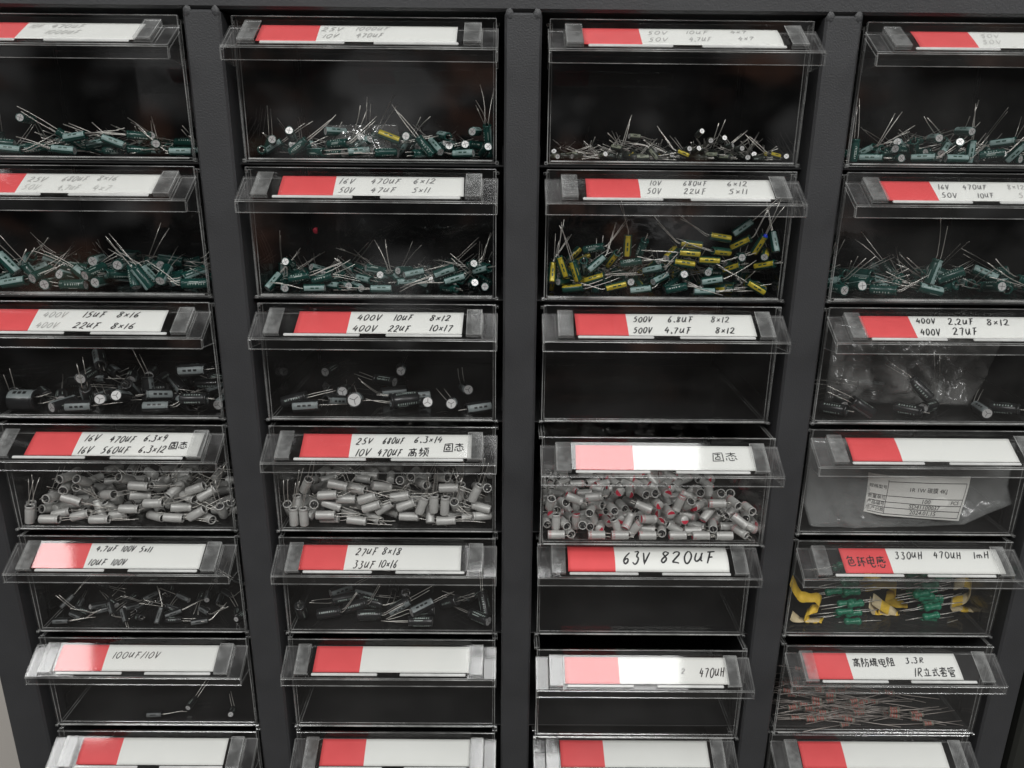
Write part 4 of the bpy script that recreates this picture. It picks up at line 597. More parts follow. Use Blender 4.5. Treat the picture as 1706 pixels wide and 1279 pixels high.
(2,0): 'B8,1,35,145,-547,708,504,-247,428;B12,1,-485,127,-568,688,152,-693,-151;B8,1,-174,102,-590,521,473,-550,-449;B8,1,245,102,-591,625,313,-648,-302;B8,1,229,151,-539,522,-760,169,-346;B8,1,-73,145,-566,775,587,24,233;B8,1,-152,148,-538,31,315,-870,-377;B8,1,450,102,-545,374,-604,-380,593;B8,1,-62,162,-340,491,-78,-593,-633;B8,1,460,102,-382,530,462,-564,-434;B8,1,-62,269,-593,644,-542,-448,301;B8,1,369,175,-594,562,-63,-702,-432;B8,1,-599,254,-570,38,205,-798,-565;B8,1,-137,155,-428,159,153,-705,674;B8,0,539,435,-593,666,576,-410,237;B8,0,449,391,-594,459,-639,-304,-538;B8,0,195,508,-594,191,-361,-608,681;B8,0,-289,146,-594,544,296,-642,452;B8,0,388,634,-594,543,642,297,453;B8,0,-364,625,-594,556,424,-566,-437;B8,0,-492,320,-594,509,-707,12,491;B8,0,76,411,-594,290,447,548,645;B8,0,95,883,-594,31,674,213,-706;B8,0,200,854,-594,656,84,-702,263;B8,0,231,412,-562,323,220,-518,-761;B8,0,100,325,-553,0,986,-166,0;B8,0,234,228,-594,253,-415,-572,660;B8,0,-317,775,-594,678,-369,-603,-201;B8,0,-54,406,-577,591,-679,402,-165;B8,0,-364,261,-594,557,277,651,-436;B8,0,-167,332,-594,707,684,-180,4;B8,0,558,217,-594,569,553,-441,419;B8,0,457,855,-594,606,-680,-194,364;B8,0,-78,757,-594,163,21,707,-688;B8,0,47,607,-594,429,-432,560,562;B8,0,21,281,-549,421,-875,-231,-56;B8,0,358,530,-594,231,-636,-309,668;B8,0,-404,546,-594,702,-96,-700,88;B8,0,-154,652,-594,706,674,214,32;B8,0,-480,868,-594,665,-404,-581,-239',
(2,1): 'B10,1,-162,157,-561,735,569,-165,331;B8,1,224,145,-571,543,489,-294,616;B8,1,368,149,-575,770,581,-141,222;B8,1,-260,350,-569,123,124,-621,764;B8,1,434,406,-570,18,-135,624,-769;B10,1,96,219,-583,514,216,676,482;B8,1,513,132,-593,516,-651,270,-487;B8,1,-416,102,-580,559,419,-600,-390;B8,1,-496,164,-565,487,-477,-633,366;B8,1,159,323,-593,469,-642,291,-533;B8,1,-280,184,-575,572,-769,227,-176;B8,1,17,370,-583,588,-551,438,-398;B8,1,1,813,-576,679,642,-193,299;B8,1,-447,827,-583,428,564,422,-567;B8,0,-341,368,-594,697,-704,64,121;B8,0,-72,620,-594,549,646,288,446',
(2,3): 'B8,1,354,153,-591,367,263,-641,621;B8,1,-52,150,-592,582,-693,-193,379;B8,1,82,196,-588,243,-351,-581,693;B8,1,-465,150,-589,580,-700,-204,364;B8,1,479,151,-582,571,-720,-236,316;B8,1,-19,129,-465,406,550,728,50;B8,1,-402,234,-588,711,645,198,-198;B8,0,210,384,-553,0,-876,482,0;B8,0,-62,593,-594,66,663,-246,704;B8,0,-472,658,-594,704,122,-696,-62;B8,0,-337,98,-561,483,-117,865,-62',
(3,0): 'S,1,-557,95,-568,89,-44,-995,4;S,1,-577,144,-569,68,415,-907,-31;S,1,-451,96,-600,686,163,-691,-162;S,1,-168,95,-599,480,-520,-492,507;S,1,-78,144,-592,596,302,-698,-258;S,1,-286,120,-587,535,-368,-708,278;S,1,-308,96,-477,759,207,-545,-289;S,1,-406,144,-586,245,-724,-315,563;S,1,-195,160,-566,116,952,-198,203;S,1,-143,180,-566,209,-964,79,-142;S,1,9,96,-533,490,-509,-485,514;S,1,83,96,-390,691,217,-649,-232;S,1,253,96,-586,254,-644,-240,680;S,1,293,116,-530,684,492,-406,-352;S,1,389,96,-559,483,-179,-851,102;S,1,455,109,-439,410,689,-515,-302;S,1,400,96,-404,64,-823,-95,557;S,1,520,125,-555,73,-318,903,279;S,1,478,215,-599,349,-696,-166,605;S,1,132,141,-600,698,-402,-577,134;S,1,336,131,-474,106,540,-436,-712;S,1,-11,138,-367,471,-806,356,39;S,1,67,122,-460,784,240,-562,106;S,1,-108,122,-457,149,-761,232,587;S,1,430,128,-600,315,313,-637,-631;S,1,-253,138,-381,419,-878,-167,-160;S,1,113,228,-600,638,-364,-608,-302;S,1,260,140,-434,741,-343,457,353;S,1,151,96,-496,599,-358,-630,341;S,1,143,182,-431,17,216,817,535;S,1,-444,226,-581,147,354,577,-722;S,1,-150,285,-576,810,-480,92,324;S,1,-507,198,-583,400,-360,742,401;S,1,-436,130,-478,152,-287,-728,-604;S,1,-348,132,-414,668,-697,100,243;S,1,-298,181,-423,509,-618,409,438;S,1,-332,129,-354,604,-623,443,226;S,1,-361,251,-384,193,-327,688,618;S,1,-468,263,-548,442,-697,-414,-386;S,1,27,230,-588,610,-779,111,-94;S,0,175,420,-601,687,367,-604,-168;S,0,-480,641,-601,420,105,-699,569;S,0,358,575,-601,417,699,109,571;S,0,127,328,-601,663,704,66,246;S,0,451,336,-601,224,-590,-390,-671;S,0,-352,215,-601,354,500,-500,-612;S,0,525,664,-550,598,-480,520,-378;S,0,207,514,-601,706,692,146,-38;S,0,-177,646,-601,158,707,-26,-689;S,0,245,193,-571,0,706,708,0;S,0,-368,192,-557,637,-98,-756,115;S,0,63,845,-600,624,259,-658,-332;S,0,-62,236,-601,390,671,-224,590;S,0,414,637,-601,698,-74,703,-111;S,0,-416,353,-601,488,339,621,512;S,0,566,275,-601,701,701,93,-92;S,0,-52,631,-601,140,-589,-391,693;S,0,-550,285,-574,155,381,-799,439;S,0,-157,229,-552,694,243,595,325;S,0,63,328,-601,571,255,659,-417;S,0,-441,818,-601,706,531,-467,45;S,0,273,489,-560,145,330,-646,-673;S,0,-115,540,-601,703,445,-549,-74;S,0,282,533,-601,410,662,-247,576;S,0,522,253,-574,436,-879,-112,156;S,0,-340,615,-601,683,0,707,183;S,0,-256,477,-601,144,-318,-632,692;S,0,511,692,-601,8,175,685,-707;S,0,78,633,-601,185,-355,-611,682;S,0,565,372,-558,765,631,70,-112;S,0,334,176,-601,219,-706,-38,-672;S,0,137,499,-601,605,510,-490,365;S,0,-45,358,-589,781,622,-48,37;S,0,41,713,-601,672,-320,630,-219;S,0,-329,297,-601,649,658,-260,281;S,0,387,228,-558,732,-229,572,-290;S,0,299,919,-600,364,599,376,606;S,0,377,484,-601,285,-443,-551,647;S,0,31,900,-601,394,-532,465,-587;S,0,12,507,-575,343,879,62,-326;S,0,-320,811,-601,626,-675,209,330;S,0,-359,507,-601,461,-307,637,-536;S,0,-142,529,-550,526,-385,593,-473;S,0,284,715,-601,465,395,-587,533;S,0,339,360,-591,177,-399,660,-611;S,0,566,652,-601,433,-428,563,559;S,0,35,774,-601,496,349,615,504;S,0,-108,459,-575,142,870,-106,460;S,0,300,271,-589,539,546,-557,-318;S,0,86,555,-601,545,704,66,-451;S,0,-146,429,-601,655,-428,-563,-268;S,0,-106,629,-550,599,676,208,375;S,0,-554,385,-601,495,360,-609,505;S,0,-252,863,-601,4,-179,684,707;S,0,-83,821,-601,536,-705,-53,-461;S,0,-561,580,-601,305,-235,667,638;S,0,464,883,-571,0,946,-325,0;S,0,-440,448,-591,479,52,770,418;S,0,528,462,-601,703,-699,106,78;S,0,-5,549,-601,98,-651,-276,-700;S,0,-268,401,-566,375,-386,-784,311;S,0,-248,340,-601,479,627,328,-520',
(3,1): 'S,1,-534,96,-572,7,-469,-883,4;S,1,-477,96,-572,0,-501,-865,0;S,1,-520,144,-516,2,-407,-913,1;S,1,-571,142,-546,20,-62,-955,-290;S,1,-455,114,-385,218,-941,-179,185;S,1,-274,96,-375,574,423,-456,-532;S,1,-168,116,-408,466,-676,-236,519;S,1,-334,96,-438,637,-259,-686,240;S,1,-239,128,-477,141,686,-138,-700;S,1,-110,96,-455,546,-279,-764,200;S,1,-324,128,-514,675,-325,-465,471;S,1,-353,96,-563,368,605,-371,-601;S,1,-89,96,-507,452,-510,-636,362;S,1,-20,120,-524,437,325,-821,-173;S,1,107,96,-496,521,297,-775,-200;S,1,196,96,-495,102,817,-547,-152;S,1,263,96,-485,11,-942,-334,30;S,1,348,96,-389,67,-713,-69,694;S,1,411,149,-433,105,-491,-861,-84;S,1,499,96,-418,47,953,-214,-210;S,1,533,111,-515,333,737,191,557;S,1,533,112,-569,277,-727,81,-622;S,1,330,96,-592,493,-507,-520,480;S,1,471,152,-599,84,693,82,711;S,1,237,132,-569,193,435,825,-305;S,1,116,112,-576,623,-349,-599,363;S,1,117,160,-599,273,-647,-267,660;S,1,-8,192,-583,156,-560,-109,806;S,1,-179,96,-594,74,660,-66,-745;S,1,-340,128,-600,710,-25,-703,25;S,1,-30,116,-392,115,583,158,-789;S,1,309,134,-342,205,-716,377,551;S,1,325,96,-498,31,-125,-992,4;S,1,454,180,-547,165,-373,853,327;S,1,380,132,-513,367,-928,62,6;S,1,72,96,-444,591,-318,-690,272;S,1,-230,173,-596,489,-682,-119,531;S,1,-83,130,-593,392,204,-622,-647;S,1,-442,177,-577,335,806,315,-373;S,1,197,140,-383,607,-501,-588,-183;S,1,550,234,-590,408,-640,-434,-485;S,1,-421,127,-504,448,-467,-653,-395;S,1,86,126,-357,538,-772,315,125;S,1,151,131,-319,683,-721,33,-112;S,1,557,134,-404,127,-345,759,538;S,1,550,234,-468,699,-636,304,124;S,0,-26,465,-601,97,-651,275,700;S,0,-405,376,-600,577,-203,677,409;S,0,-552,436,-601,164,20,707,-688;S,0,-244,676,-601,619,-509,-491,343;S,0,226,254,-601,151,628,325,-691;S,0,36,582,-601,686,607,363,-173;S,0,-259,270,-601,707,492,508,11;S,0,423,414,-601,54,460,-537,705;S,0,199,340,-601,441,79,703,-553;S,0,-407,831,-601,670,-313,-634,227;S,0,-433,498,-601,520,-626,-328,479;S,0,493,529,-597,693,-684,-36,226;S,0,392,865,-601,327,-478,-521,627;S,0,-341,233,-572,71,376,822,423;S,0,-121,552,-601,589,468,530,391;S,0,-553,608,-585,74,-110,-800,-585;S,0,83,191,-552,358,-556,-331,672;S,0,561,379,-584,431,662,-475,388;S,0,-532,791,-601,632,-471,528,318;S,0,369,194,-601,36,-525,-474,706;S,0,-69,877,-601,315,-468,530,-633;S,0,-65,261,-601,617,-685,174,-346;S,0,-216,819,-601,315,-141,693,-633;S,0,364,295,-582,195,740,-369,527;S,0,245,884,-601,283,105,-699,-648;S,0,140,686,-601,703,658,-258,-79;S,0,-494,558,-601,189,609,359,-681;S,0,-463,400,-601,689,-334,623,161;S,0,-450,765,-601,213,-628,-326,674;S,0,171,218,-526,604,539,544,222;S,0,-454,240,-601,96,563,428,701;S,0,-74,701,-601,456,404,580,-540;S,0,-438,903,-597,1,708,191,-680;S,0,200,553,-601,394,694,137,587;S,0,-278,520,-601,697,643,294,117;S,0,546,544,-601,506,-347,-616,-494;S,0,118,249,-580,607,326,502,522;S,0,-524,281,-588,550,770,-162,-279;S,0,440,477,-601,130,-306,638,-695;S,0,-468,670,-597,61,-563,-470,677;S,0,31,344,-601,347,-494,505,-616;S,0,84,696,-601,699,569,-419,106;S,0,21,497,-594,80,589,-462,-658;S,0,-376,555,-601,500,0,-707,-500;S,0,441,820,-601,249,-412,-575,662;S,0,-215,730,-601,467,588,392,531;S,0,347,389,-601,143,-632,317,693;S,0,-384,340,-553,747,-425,-507,61;S,0,-208,471,-599,603,-213,663,389;S,0,-187,203,-551,677,-229,-698,49;S,0,-405,436,-552,195,-632,379,647;S,0,389,401,-562,8,-516,523,679;S,0,-159,859,-601,699,287,646,-110;S,0,-111,466,-591,255,-282,-719,-582;S,0,-162,363,-601,463,397,-585,535;S,0,566,792,-593,517,602,459,-399;S,0,300,577,-601,480,626,329,-520;S,0,194,478,-601,691,325,628,-151;S,0,510,368,-587,43,151,-781,605;S,0,138,303,-580,396,-472,-703,355;S,0,-266,341,-575,36,-488,347,800;S,0,258,716,-601,692,-318,631,144',
(3,2): 'R,1,-520,94,-602,550,-443,-554,440;R,1,-448,138,-602,446,-578,408,547;R,1,-297,94,-602,27,709,-27,-704;R,1,-168,94,-602,165,690,-166,-685;R,1,-15,94,-602,677,196,-682,-195;R,1,-490,222,-601,314,-637,318,-628;R,1,-429,288,-593,535,-509,-585,-336;R,1,-521,134,-541,1,954,299,2;R,1,-443,395,-587,365,145,814,-429;R,1,-372,119,-551,569,-816,100,-19;R,1,-333,195,-593,492,-529,-567,-395;R,1,-267,179,-596,354,428,497,-666;R,1,-223,250,-596,716,558,354,-223;R,1,-181,142,-572,196,-91,976,-18;R,1,-78,126,-574,526,253,168,794;R,1,-15,109,-511,643,-148,-624,419;R,1,-13,158,-596,206,634,-181,-723;R,1,-153,214,-551,326,317,-619,641;R,1,-212,124,-456,529,-549,-525,-378;R,1,-331,123,-466,291,-136,722,613;R,1,-318,106,-377,470,-650,-440,404;R,1,-429,94,-383,704,296,-458,-455;R,1,-187,124,-345,746,595,208,-214;R,1,-53,121,-355,92,127,-733,-662;R,1,-4,118,-357,102,127,-814,-558;R,1,-483,142,-426,46,-306,757,575;R,1,-291,199,-471,444,-799,-2,405;R,1,-555,117,-422,253,-874,-409,-59;R,1,-41,112,-439,489,684,406,357;R,1,-513,214,-492,689,-696,-140,-147;R,1,-256,215,-509,510,-793,99,317;R,1,73,140,-597,123,2,748,652;R,1,152,94,-601,600,364,-619,-353;R,1,281,94,-601,595,377,-605,-371;R,1,410,94,-602,556,-437,557,-436;R,1,508,130,-594,283,-551,323,715;R,1,565,166,-583,122,-835,206,-496;R,1,114,222,-600,71,-685,68,-722;R,1,246,142,-597,605,-346,-638,328;R,1,350,125,-556,359,-454,-541,-610;R,1,461,206,-602,335,-621,332,-626;R,1,612,254,-598,556,520,432,-483;R,1,609,373,-601,568,-605,347,437;R,1,494,113,-520,506,-495,-60,703;R,1,382,201,-542,289,-614,-734,-32;R,1,313,119,-481,160,-455,-740,468;R,1,168,118,-516,120,260,-510,811;R,1,215,190,-522,83,-793,111,-593;R,1,537,123,-449,219,-52,-713,-664;R,1,453,121,-412,713,-616,-318,-102;R,1,203,125,-427,315,-900,235,189;R,1,212,158,-392,601,-552,-330,475;R,1,68,124,-342,694,702,160,-32;R,1,255,124,-345,23,-39,-771,-635;R,1,25,122,-413,428,576,-416,559;R,1,466,186,-503,767,-341,538,79;R,1,353,94,-406,259,-660,-261,655;R,1,276,155,-445,8,563,432,-705;R,1,567,241,-561,246,-114,769,578;R,1,95,124,-467,689,671,251,-108;R,1,369,131,-371,445,-885,103,92;R,1,465,230,-409,350,-272,792,420;R,1,287,230,-496,403,-446,702,383;R,1,345,233,-409,205,407,718,-526;R,0,277,674,-602,685,-615,-348,177;R,0,-344,283,-602,237,-401,-582,666;R,0,488,610,-602,323,-691,-149,-629;R,0,3,201,-574,301,-941,-99,116;R,0,-105,633,-602,22,484,515,-707;R,0,89,776,-602,70,-250,661,-704;R,0,41,232,-579,0,110,-994,0;R,0,192,826,-602,688,335,-623,162;R,0,79,893,-602,539,-705,57,458;R,0,188,245,-602,230,49,-705,-669;R,0,245,922,-602,271,653,-271,-653;R,0,136,846,-602,47,-532,-466,706;R,0,516,519,-602,700,649,280,103;R,0,-528,501,-602,229,705,-48,669;R,0,-121,703,-602,693,392,-589,-139;R,0,-162,270,-602,632,-671,-222,-318;R,0,547,563,-602,104,282,-648,-699;R,0,-50,505,-602,707,-511,-489,-15;R,0,140,143,-581,485,-121,864,-60;R,0,-282,921,-601,695,133,-695,-133;R,0,-402,217,-579,234,0,0,-972;R,0,99,546,-602,229,48,-705,-669;R,0,-300,258,-574,968,-80,-122,204;R,0,-350,762,-602,704,-121,697,-63;R,0,37,350,-602,703,-659,-256,76;R,0,-564,589,-602,704,698,114,-70;R,0,149,371,-602,527,39,706,472;R,0,-568,706,-602,653,-653,-271,-271;R,0,224,524,-602,665,-59,705,240;R,0,-134,185,-602,194,-618,344,-680;R,0,386,560,-602,234,306,-637,667;R,0,481,777,-602,588,694,-137,393;R,0,83,205,-552,626,694,93,-342;R,0,154,121,-417,983,-32,180,-32;R,0,-567,801,-601,707,-707,4,4;R,0,540,292,-602,692,-706,-37,-147;R,0,489,284,-602,331,-208,676,625;R,0,-61,882,-602,15,511,-489,-707;R,0,-544,889,-584,513,-844,-26,155;R,0,148,710,-601,230,-703,80,-669;R,0,-277,337,-602,634,693,139,314;R,0,227,780,-602,401,-666,-236,-582;R,0,-153,388,-602,364,492,-508,607;R,0,-283,310,-559,338,-161,675,-636;R,0,-504,830,-601,650,-541,456,278;R,0,555,423,-602,393,466,532,-588;R,0,-438,779,-602,707,486,-513,-19;R,0,138,473,-602,543,408,578,453;R,0,284,210,-602,700,-277,-651,-99;R,0,-384,403,-579,0,-612,-791,0;R,0,-225,693,-602,259,421,-568,-658;R,0,-84,314,-602,661,290,-645,-251;R,0,524,419,-564,416,445,535,-585;R,0,-24,759,-602,707,515,484,-22;R,0,-362,330,-602,636,-133,695,308;R,0,-566,258,-602,254,-287,646,660;R,0,-529,922,-548,89,-744,101,-655;R,0,-93,391,-602,682,707,3,186;R,0,335,601,-577,113,-407,57,-905;R,0,43,757,-602,439,-649,281,554;R,0,525,877,-602,571,551,443,-417;R,0,-191,878,-602,624,-676,-207,-332;R,0,315,537,-588,19,-596,557,-578;R,0,-317,626,-602,674,326,-627,-213;R,0,352,898,-602,705,460,-537,-54;R,0,237,588,-602,678,17,-707,200;R,0,-3,304,-602,189,-6,707,-681;R,0,363,472,-602,235,705,54,-667;R,0,-508,355,-602,235,638,305,667;R,0,46,681,-602,704,116,-698,-69;R,0,232,390,-602,369,-165,-688,-603;R,0,-194,595,-602,588,-693,-138,-393;R,0,-443,922,-602,653,-271,653,-271;R,0,-117,145,-546,422,858,-259,-140;R,0,-153,546,-602,553,282,-648,441;R,0,394,337,-602,693,-706,42,143;R,0,-106,790,-602,442,-647,284,552;R,0,-444,673,-602,11,492,-508,707;R,0,-43,922,-576,145,-855,354,-349;R,0,-42,216,-556,545,-498,611,288;R,0,-333,416,-581,278,-822,301,395;R,0,-60,232,-602,647,-659,256,285;R,0,-389,685,-602,674,380,596,-213;R,0,-136,890,-602,552,569,419,-441;R,0,38,815,-561,394,-224,597,-662;R,0,285,767,-602,707,-513,486,19;R,0,-404,552,-602,506,360,-608,-494;R,0,492,389,-602,700,-702,-85,-100;R,0,-441,843,-589,388,-60,801,451;R,0,292,449,-602,134,396,-586,694;R,0,210,650,-583,719,384,348,-463;R,0,-119,378,-563,352,-510,492,611;R,0,416,411,-602,704,-249,-662,-70;R,0,388,520,-554,183,-354,-612,683;R,0,-190,766,-602,313,-435,-558,634;R,0,-247,792,-602,67,-663,-247,-704;R,0,135,782,-579,614,-14,-444,-653;R,0,-522,273,-579,258,346,311,-847;R,0,-25,803,-563,483,24,706,-518;R,0,-196,349,-584,459,819,227,-259;R,0,22,895,-580,382,871,-163,262;R,0,-31,653,-602,235,305,638,-667;R,0,-261,395,-602,314,139,-693,-634;R,0,-489,613,-602,440,-281,649,-554;R,0,-519,707,-602,554,-568,421,440;R,0,130,660,-580,807,209,-429,-348;R,0,33,208,-506,288,513,-469,658;R,0,121,291,-602,556,84,702,437;R,0,449,481,-602,568,-699,-104,-421;R,0,439,877,-602,587,-533,-465,-394;R,0,-233,437,-602,706,531,467,-45;R,0,163,452,-560,21,-182,473,862;R,0,285,299,-602,455,-61,704,541;R,0,268,857,-588,548,683,447,180;R,0,-201,478,-602,40,-469,529,706;R,0,172,554,-574,112,-269,-107,-951;R,0,-307,536,-602,209,707,-27,675;R,0,-475,149,-559,281,-494,521,636;R,0,423,265,-583,194,847,101,-485;R,0,358,839,-602,531,46,706,467;R,0,44,460,-602,570,552,-442,419;R,0,98,394,-589,659,205,-553,467;R,0,-108,242,-582,494,268,434,-704;R,0,236,921,-552,647,304,624,316;R,0,206,320,-602,37,-525,473,-706;R,0,122,617,-602,376,689,157,599;R,0,145,920,-587,437,-505,645,-371',
(4,1): 'B8,1,-388,156,-573,465,-528,-557,441;B8,1,-144,150,-582,457,-542,-485,511;B8,1,169,192,-576,738,8,675,9;B8,1,515,146,-592,691,550,432,184;B8,1,-240,216,-563,471,-490,-638,362;B8,1,-161,278,-575,406,-518,-306,688;B8,1,-551,141,-548,228,-712,-644,-163;B8,1,334,243,-550,462,-690,-550,87;B8,1,44,334,-551,383,-547,-690,-279;B8,1,167,102,-593,584,401,580,403;B8,1,543,223,-549,248,487,813,-203;B8,0,-378,437,-594,671,590,-390,-224;B8,0,-343,344,-594,141,590,390,693;B8,0,479,404,-594,600,-206,677,374;B8,0,173,134,-519,655,392,-645,36;B8,0,-45,457,-587,656,-742,48,131;B8,0,27,219,-563,368,699,-500,-356;B8,0,-206,402,-594,475,323,-629,-524;B8,0,-327,731,-594,490,-605,-366,510;B8,0,123,641,-594,515,623,335,485',
(4,0): 'B5,1,-490,88,-594,548,441,-574,-420;B5,1,-347,229,-582,781,559,-154,-233;B5,1,-248,199,-585,505,-61,-605,-613;B5,1,-132,123,-582,567,-57,-515,-641;B5,1,-138,219,-581,793,565,-128,-186;B5,1,74,124,-578,339,696,-591,226;B5,1,-430,144,-595,463,304,-609,-568;B5,1,-307,221,-605,556,-695,217,-401;B5,1,137,170,-592,648,587,-438,-211;B5,1,314,207,-599,458,162,-690,-536;B5,1,318,107,-605,666,498,-470,-295;B5,1,552,146,-591,72,235,622,-743;B5,1,511,200,-606,371,147,680,-615;B5,1,272,363,-597,314,451,-541,636;B5,1,65,202,-597,552,497,375,-555;B5,1,-545,258,-573,484,683,-547,-11;B5,1,-479,267,-595,679,690,-72,242;B5,1,-38,264,-577,92,249,-819,-509;B5,1,11,297,-578,8,265,-813,-518;B5,1,-42,120,-589,520,-751,-372,163;B5,1,166,112,-598,559,-432,-563,429;B5,0,-92,366,-607,526,-706,-38,-473;B5,0,-291,300,-607,671,590,389,223;B5,0,113,206,-584,24,-840,-272,-469;B5,0,-420,197,-595,436,575,549,422;B5,0,410,551,-607,442,-284,648,-552;B5,0,227,358,-607,23,-161,689,707;B5,0,379,411,-607,230,395,-586,-669;B5,0,-445,492,-607,212,-706,30,674;B5,0,-88,212,-595,360,-545,-574,-493;B5,0,124,346,-599,132,-646,420,-624;B5,0,-77,690,-607,532,-393,588,-466;B5,0,-203,346,-607,21,203,677,707;B5,0,355,340,-607,318,-221,-672,-631;B5,0,-311,547,-601,361,-501,-567,-545;B5,0,547,357,-607,692,591,388,-144;B5,0,255,603,-607,578,543,-453,407;B5,0,7,429,-607,6,-178,684,707;B5,0,-137,552,-607,117,704,-67,-697',
(5,0): 'B5,1,-27,95,-598,595,366,-625,-348;B5,1,159,197,-598,657,650,228,-305;B5,1,441,118,-593,129,-28,583,-802'}
ORD = 'first second third fourth fifth sixth seventh eighth ninth tenth eleventh twelfth thirteenth fourteenth fifteenth sixteenth seventeenth eighteenth nineteenth twentieth'.split()
protos = {}
rc = random.Random(3)
for (r, c), rows in CAPS.items():
    ent = []
    for row in rows.split(';'):
        p = row.split(','); t = p[0]; v = [int(a) for a in p[1:]]
        pos = Vector(v[1:4]) * 1e-4; q = Quaternion([a / 1000 for a in v[4:8]]); q.normalize()
        ent.append([t, v[0], pos, q])
    # say which one: by pose and by its place along the drawer
    groups = {}
    for i, (t, fr, pos, q) in enumerate(ent):
        ax = q @ Vector((0, 0, 1))
        if not fr: continue
        if ax.y < -.75: pose = 'top end facing out'
        elif ax.y > .75: pose = 'open lead end facing out'
        elif abs(ax.z) > .8: pose = 'standing upright'
        elif abs(ax.z) < .26: pose = 'lying level'
        elif ax.x * ax.z > 0: pose = 'leaning with raised right end'
        else: pose = 'leaning with raised left end'
        groups.setdefault((t, pose), []).append(i)
    zs = sorted(e[2].z for e in ent if e[1])
    names = {}
    ref = REF[r, c]
    for (t, pose), ids in groups.items():
        n = KIND[t][5]
        subs = [('', ids)]
        if len(ids) > 6:
            zz = sorted(ent[i][2].z for i in ids); m1 = zz[len(zz) // 2]
            subs = [('lower ', [i for i in ids if ent[i][2].z < m1]), ('upper ', [i for i in ids if ent[i][2].z >= m1])]
        for pre, ii in subs:
            ii = sorted(ii, key=lambda i: ent[i][2].x)
            for q_, i in enumerate(ii):
                if len(ii) == 1: names[i] = '%s%s %s, %s drawer' % (pre, n, pose, ref)
                elif q_ == 0: names[i] = '%s%s %s, leftmost such, %s drawer' % (pre, n, pose, ref)
                elif q_ == len(ii) - 1: names[i] = '%s%s %s, rightmost such, %s drawer' % (pre, n, pose, ref)
                else: names[i] = '%s%s %s, %s from left, %s drawer' % (pre, n, pose, ORD[min(q_, 19)], ref)
    for i, (t, fr, pos, q) in enumerate(ent):
        nm, sl, stp, pr, dk, word = KIND[t]
        if t == 'R': var = rc.randrange(3)
        else:
            ok = []
            for v_ in range(len(KINK)):
                tip = tip_of(t, v_, pos, q)
                if abs(tip.x) < .0585 and .0074 < tip.y < .110 and -.0618 < tip.z < -.002:
                    ok += [v_] * (3 if tip.z > pos.z + .004 else 1) * (3 if v_ < 3 else 1)
            var = rc.choice(ok) if ok else 99
        if (t, var) not in protos: o = protos[t, var] = make_cap(nm, t, var, sl, stp, pr, dk)
        else: o = copy_tree(protos[t, var])
        o.rotation_mode = 'QUATERNION'; o.rotation_quaternion = q
        L = TYPES[t][1] * mm
        o.location = origin(r, c) + pos - q @ Vector((0, 0, L / 2))
        g = '%ss in the %s drawer' % (word, ref)
        tag(o, names.get(i) or '%s in the heap behind the front ones, %s drawer' % (word, ref), 'capacitor', g)

